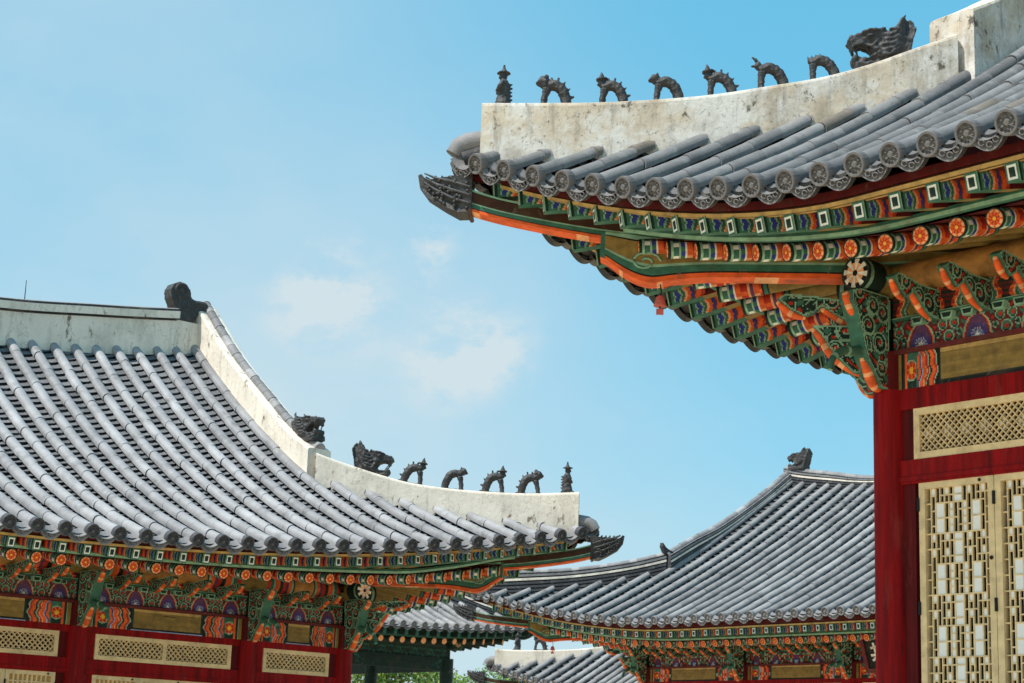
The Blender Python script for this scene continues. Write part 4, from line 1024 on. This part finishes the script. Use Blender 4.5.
def chwidu():     # ridge-end ornament: a rolled head and a drooping tail (seen on the left hall)
    mb = MB(); c = C['ceramicdk']
    prof = [(-.34, -.14), (-.36, .0), (-.44, .16), (-.45, .28), (-.40, .37), (-.30, .42), (-.18, .40), (-.10, .31), (-.08, .2), (-.02, .17), (.12, .18), (.2, .17), (.27, .1), (.29, -.04), (.27, -.12), (.22, -.12), (.18, -.04), (.10, -.02), (.02, -.12), (.0, -.20), (-.3, -.2)]
    mb.prism(prof, -.11, .11, c)
    for y in (-.12, .12):
        mb.tube(smooth_pts([(-.27+.10*math.cos(a), y, .28+.10*math.sin(a)) for a in [i*.6 for i in range(11)]], 2), .018, c, 6)
        mb.ball((-.27, y, .28), (.05, .02, .05), c, 8, 6); mb.tube(smooth_pts([(-.3, y, -.1), (-.33, y, .05), (-.38, y, .16)], 3), .014, c, 6)
        for k in range(3): mb.tube(smooth_pts([(-.2+k*.07, y, .0), (-.08+k*.08, y, .12), (.1+k*.05, y, .13), (.2, y, .02)], 3), .012, c, 5)
    return mb.mesh('ridge_end_ornament')
def figure(me, name, hall, uvz, head, sc, label, cat, group=None, vox=.007, pitch=0.):
    me.materials.clear(); me.materials.append(M_FIG)
    o = bpy.data.objects.new(name, me); COL.objects.link(o)
    p = hall.world(*uvz); q = hall.world(uvz[0]+head[0], uvz[1]+head[1], uvz[2]); d = (q-p).normalized()
    o.matrix_world = Matrix.Translation(p) @ Matrix.Rotation(math.atan2(d.y, d.x), 4, 'Z') @ Matrix.Rotation(-pitch, 4, 'Y') @ Matrix.Scale(sc, 4)
    remesh(o, vox, .012 if 'dragon' in name else .009); return tag(o, label, cat, group)
def on_hip(h, v):
    return (-v, v, interp([(-a, z) for a, z in h.hip][::1] if h.hip[0][0] > h.hip[-1][0] else [(a, z) for a, z in h.hip], -v))
def hipz(h, v):
    return interp(sorted(h.hip), -v)
GF = 'clay guardian figures lined up on the hip ridges'
for v, k, lb in ((2.264, 'monk', 'small standing clay figure in a pointed hat at the tip of the right hall ridge'),
                 (1.965, 'mane', 'clay beast with a curly maned head beside the standing figure on the right ridge'),
                 (1.62, 'hat', 'third clay figure from the right ridge tip, brimmed hat and spiky back'),
                 (1.295, 'dog', 'round-headed clay beast arched between two hatted figures on the right ridge'),
                 (.977, 'hat', 'fifth clay figure from the right ridge tip, hatted with a spiky back'),
                 (.677, 'horn', 'smooth arched clay beast with raised horn, sixth along the right ridge'),
                 (.372, 'crest', 'crested arched clay beast nearest the dragon head on the right ridge')):
    me = monk() if k == 'monk' else arch_beast(k)
    sl = (hipz(HR, v-.05)-hipz(HR, v+.05))/(.1*1.414)
    figure(me, 'roof_figure', HR, (-v, v, hipz(HR, v)+.012), (-1, 1+random.uniform(-.2, .2)), random.uniform(.94, 1.06), lb, 'roof figure', GF, .006, -math.atan(sl)*.9 if k != 'monk' else 0)
figure(dragon(), 'dragon_head', HR, (-.03, .03, hipz(HR, .03)+.0), (-1, 1), 1.18, 'dark open-jawed dragon head with swept mane on the right hall ridge', 'dragon head', 'clay dragon heads', .008, -.06)
for v, k, lb in ((2.157, 'monk', 'small standing clay figure in a hat at the tip of the left hall ridge'),
                 (1.80, 'mane', 'spiky maned clay beast beside the standing figure on the left ridge'),
                 (1.44, 'hat', 'hatted clay figure in the middle of the five on the left ridge'),
                 (1.03, 'dog', 'bare-headed arched clay beast between two hatted ones on the left ridge'),
                 (.615, 'hat', 'hatted clay figure nearest the dragon head on the left ridge')):
    me = monk() if k == 'monk' else arch_beast(k)
    sl = (hipz(HL, v-.05)-hipz(HL, v+.05))/(.1*1.414)
    figure(me, 'roof_figure', HL, (-v, v, hipz(HL, v)+.012), (-1, 1), 1.22, lb, 'roof figure', GF, .006, -math.atan(sl)*.9 if k != 'monk' else 0)
figure(dragon(), 'dragon_head', HL, (-.19, .19, hipz(HL, .19)), (-1, 1), 1.25, 'dark dragon head with gaping jaws on the lower left hall ridge', 'dragon head', 'clay dragon heads', .008, -.12)
figure(dragon(), 'dragon_head', HL, (HL.ug, -.62, interp(sorted(HL.desc), .62)+.03), (0, 1), 1.25, 'upright dragon head at the foot of the steep left hall ridge', 'dragon head', 'clay dragon heads', .008, .1)
figure(chwidu(), 'ridge_end_ornament', HL, (.62, -3.7, HL.zl+5.02), (-1, 0), 1.0, 'black curled ornament at the end of the left hall main ridge', 'ridge ornament', None, .012)
figure(dragon(), 'dragon_head', H3, (.55, -4.3, H3.zl+4.86), (-1, 0), 1.3, 'dark winged ornament on the main ridge end of the far hall', 'dragon head', 'clay dragon heads', .012)
mb = MB(); mb.prism(smooth_pts([(-.16, -.05), (-.13, .10), (-.02, .14), (.10, .20), (.22, .34), (.24, .22), (.16, .06), (.02, -.05), (-.16, -.05)], 3)[:-1] if False else [(-.16, -.08), (-.14, .08), (-.02, .12), (.10, .18), (.24, .34), (.26, .22), (.18, .05), (.04, -.08)], -.10, .10, C['ceramicdk'])
figure(mb.mesh('upturned_ridge_tile'), 'upturned_ridge_tile', H3, (.3, -.25, H3.zl+2.44), (-.3, 1), .68, 'dark upturned end tile where two grey ridges of the far hall meet', 'ridge tile', None, .012)
figure(monk(), 'roof_figure', H5, (-1.85, 1.85, H5.zl+1.72), (-1, 1), 1.3, 'tiny standing clay figure on the low far white ridge', 'roof figure', GF, .01)
figure(arch_beast('hat'), 'roof_figure', H5, (-1.45, 1.45, H5.zl+1.74), (-1, 1), 1.3, 'tiny arched clay beast on the low far white ridge', 'roof figure', GF, .01)

# wind bells hung from the hip rafters
def bell(hall, v, z, label):
    r = bpy.data.objects.new('wind_bell', None); COL.objects.link(r); r.location = hall.world(-v, v, z); r.empty_display_size = .1
    tag(r, label, 'wind bell', 'wind bells under the corner eaves')
    mb = MB(); mb.tube([(0, 0, .0), (.01, 0, -.06), (0, 0, -.12)], .006, C['black'], 6); mb.build('wire', M_CER, r)
    mb = MB(); mb.tube([(0, 0, -.10), (0, 0, -.115), (0, 0, -.15), (0, 0, -.185), (0, 0, -.19)], [.012, .035, .042, .055, .05], C['copper'], 14); mb.build('bell_cup', M_PAINT, r)
    mb = MB(); mb.tube([(0, 0, -.15), (0, 0, -.21)], .005, C['black'], 5); mb.box(-.03, .03, -.004, .004, -.26, -.21, C['copper']); mb.build('clapper', M_PAINT, r)
C['copper'] = lin((206, 104, 92))
bell(HR, 1.31, HR.zl+.56, 'copper pink wind bell hanging under the right hall corner rafter')
bell(H3, 1.45, H3.zl+.50, 'small red wind bell hanging under the far hall corner rafter')

# black name board with white brushwork under the far hall eave
r = bpy.data.objects.new('name_board', None); COL.objects.link(r); r.location = H3.world(7.05, .75, H3.zl+.1)
r.rotation_euler = (0, 0, H3.yaw); tag(r, 'black name board with white writing, half hidden behind the red column', 'name board')
til = Matrix.Rotation(R(20), 4, 'X')
def XB(x, y, z): return til @ Vector((x, y, z))
mb = MB(); mb.box(-.62, .62, -.02, .02, -.28, .28, C['black'], XB); mb.build('board', M_PAINT, r)
mb = MB()
for x0, x1, z0, z1 in ((-.70, .70, .28, .36), (-.70, .70, -.36, -.28), (-.70, -.62, -.28, .28), (.62, .70, -.28, .28)): mb.box(x0, x1, -.05, .03, z0, z1, C['maroon'], XB)
mb.build('frame', M_PAINT, r)
mb = MB()
for (xa, za, xb, zb) in ((-.50, .10, -.22, .14), (-.42, .20, -.40, -.02), (-.30, .22, -.31, .0), (-.52, -.04, -.20, .0), (-.36, .0, -.38, -.22), (-.50, -.14, -.40, -.06), (-.34, -.06, -.20, -.2), (-.02, .18, .0, -.2), (-.14, .08, .14, .1), (-.14, -.06, .14, -.04), (.24, .16, .52, .18), (.38, .2, .36, -.2), (.26, .0, .5, .02), (.26, -.18, .5, -.17)):
    d = Vector((xb-xa, zb-za)); q = Vector((-d.y, d.x)).normalized()*.022
    mb.add([XB(xa+q.x, -.024, za+q.y), XB(xb+q.x, -.024, zb+q.y), XB(xb-q.x, -.024, zb-q.y), XB(xa-q.x, -.024, za-q.y), XB(xa+q.x, -.019, za+q.y), XB(xb+q.x, -.019, zb+q.y), XB(xb-q.x, -.019, zb-q.y), XB(xa-q.x, -.019, za-q.y)],
           [(0, 1, 2, 3), (0, 1, 5, 4), (1, 2, 6, 5), (2, 3, 7, 6), (3, 0, 4, 7)], C['white'])
mb.build('lettering', M_PAINT, r)

# thin rod on the left hall's main ridge
mb = MB(); p = HL.world(3.45, -3.7, HL.zl+4.62); mb.tube([(0, 0, 0), (0, 0, .34)], [.008, .005], C['ceramicdk'], 6)
o = mb.build('lightning_rod', M_CER, None); o.location = p; tag(o, 'thin upright rod on the left hall main ridge', 'rod')

# trees behind the pavilion
def tree(x, y, h, r, label, seed):
    rr = random.Random(seed); root = bpy.data.objects.new('broadleaf_tree', None); COL.objects.link(root); root.location = (x, y, 0)
    tag(root, label, 'tree', 'trees beyond the palace roofs')
    mb = MB(); mb.tube([(0, 0, -.1), (.05, 0, h*.3), (0, .1, h*.6), (.1, 0, h*.85)], [.24, .18, .12, .05], lin((84, 66, 50)), 9)
    for i in range(7):
        a = rr.uniform(0, 6.28); z = h*rr.uniform(.3, .6); mb.tube([(0, 0, z), (math.cos(a)*r*.4, math.sin(a)*r*.4, z+h*.12), (math.cos(a)*r*.75, math.sin(a)*r*.75, z+h*.22)], [.09, .06, .02], lin((84, 66, 50)), 6)
    mb.build('trunk', M_BARK, root)
    mb = MB(); cl = []
    for i in range(44):
        a = rr.uniform(0, 6.28); q = r*rr.uniform(.05, .9); cl.append((math.cos(a)*q, math.sin(a)*q, h*rr.uniform(.30, .92), rr.uniform(.5, .95)*r*.42, rr.uniform(.75, 1.25)))
    for cx, cy, cz, cr, k in cl:
        for i in range(330):
            v = Vector((rr.gauss(0, 1), rr.gauss(0, 1), rr.gauss(0, 1))).normalized()*cr*rr.uniform(.55, 1.05); p = Vector((cx, cy, cz))+v
            a = Vector((rr.gauss(0, 1), rr.gauss(0, 1), rr.gauss(0, 1))).normalized(); b = a.cross(Vector((rr.gauss(0, 1), rr.gauss(0, 1), rr.gauss(0, 1)))).normalized(); s_ = rr.uniform(.06, .11)
            col = tuple(min(1, c*k*rr.uniform(.8, 1.25)) for c in lin((112, 138, 62)))
            mb.add([p+a*s_, p+b*s_*.5, p-a*s_, p-b*s_*.5], [(0, 1, 2, 3)], col)
    mb.build('crown', M_LEAF, root)
for x, y, h, r_, lb in ((-9.5, 78, 6.4, 3.0, 'leafy green tree at the left, lowest behind the pavilion posts'), (-4.6, 74, 6.6, 3.0, 'leafy green tree behind the pavilion lintel near its corner post'), (-1.4, 86, 6.4, 2.8, 'leafy green tree between the pavilion and the low white ridge'),
                       (-14.0, 84, 7.0, 3.4, 'leafy green tree farthest left beyond the pavilion, mostly hidden')):
    tree(x, y, h, r_, lb, int(x*10)+200)
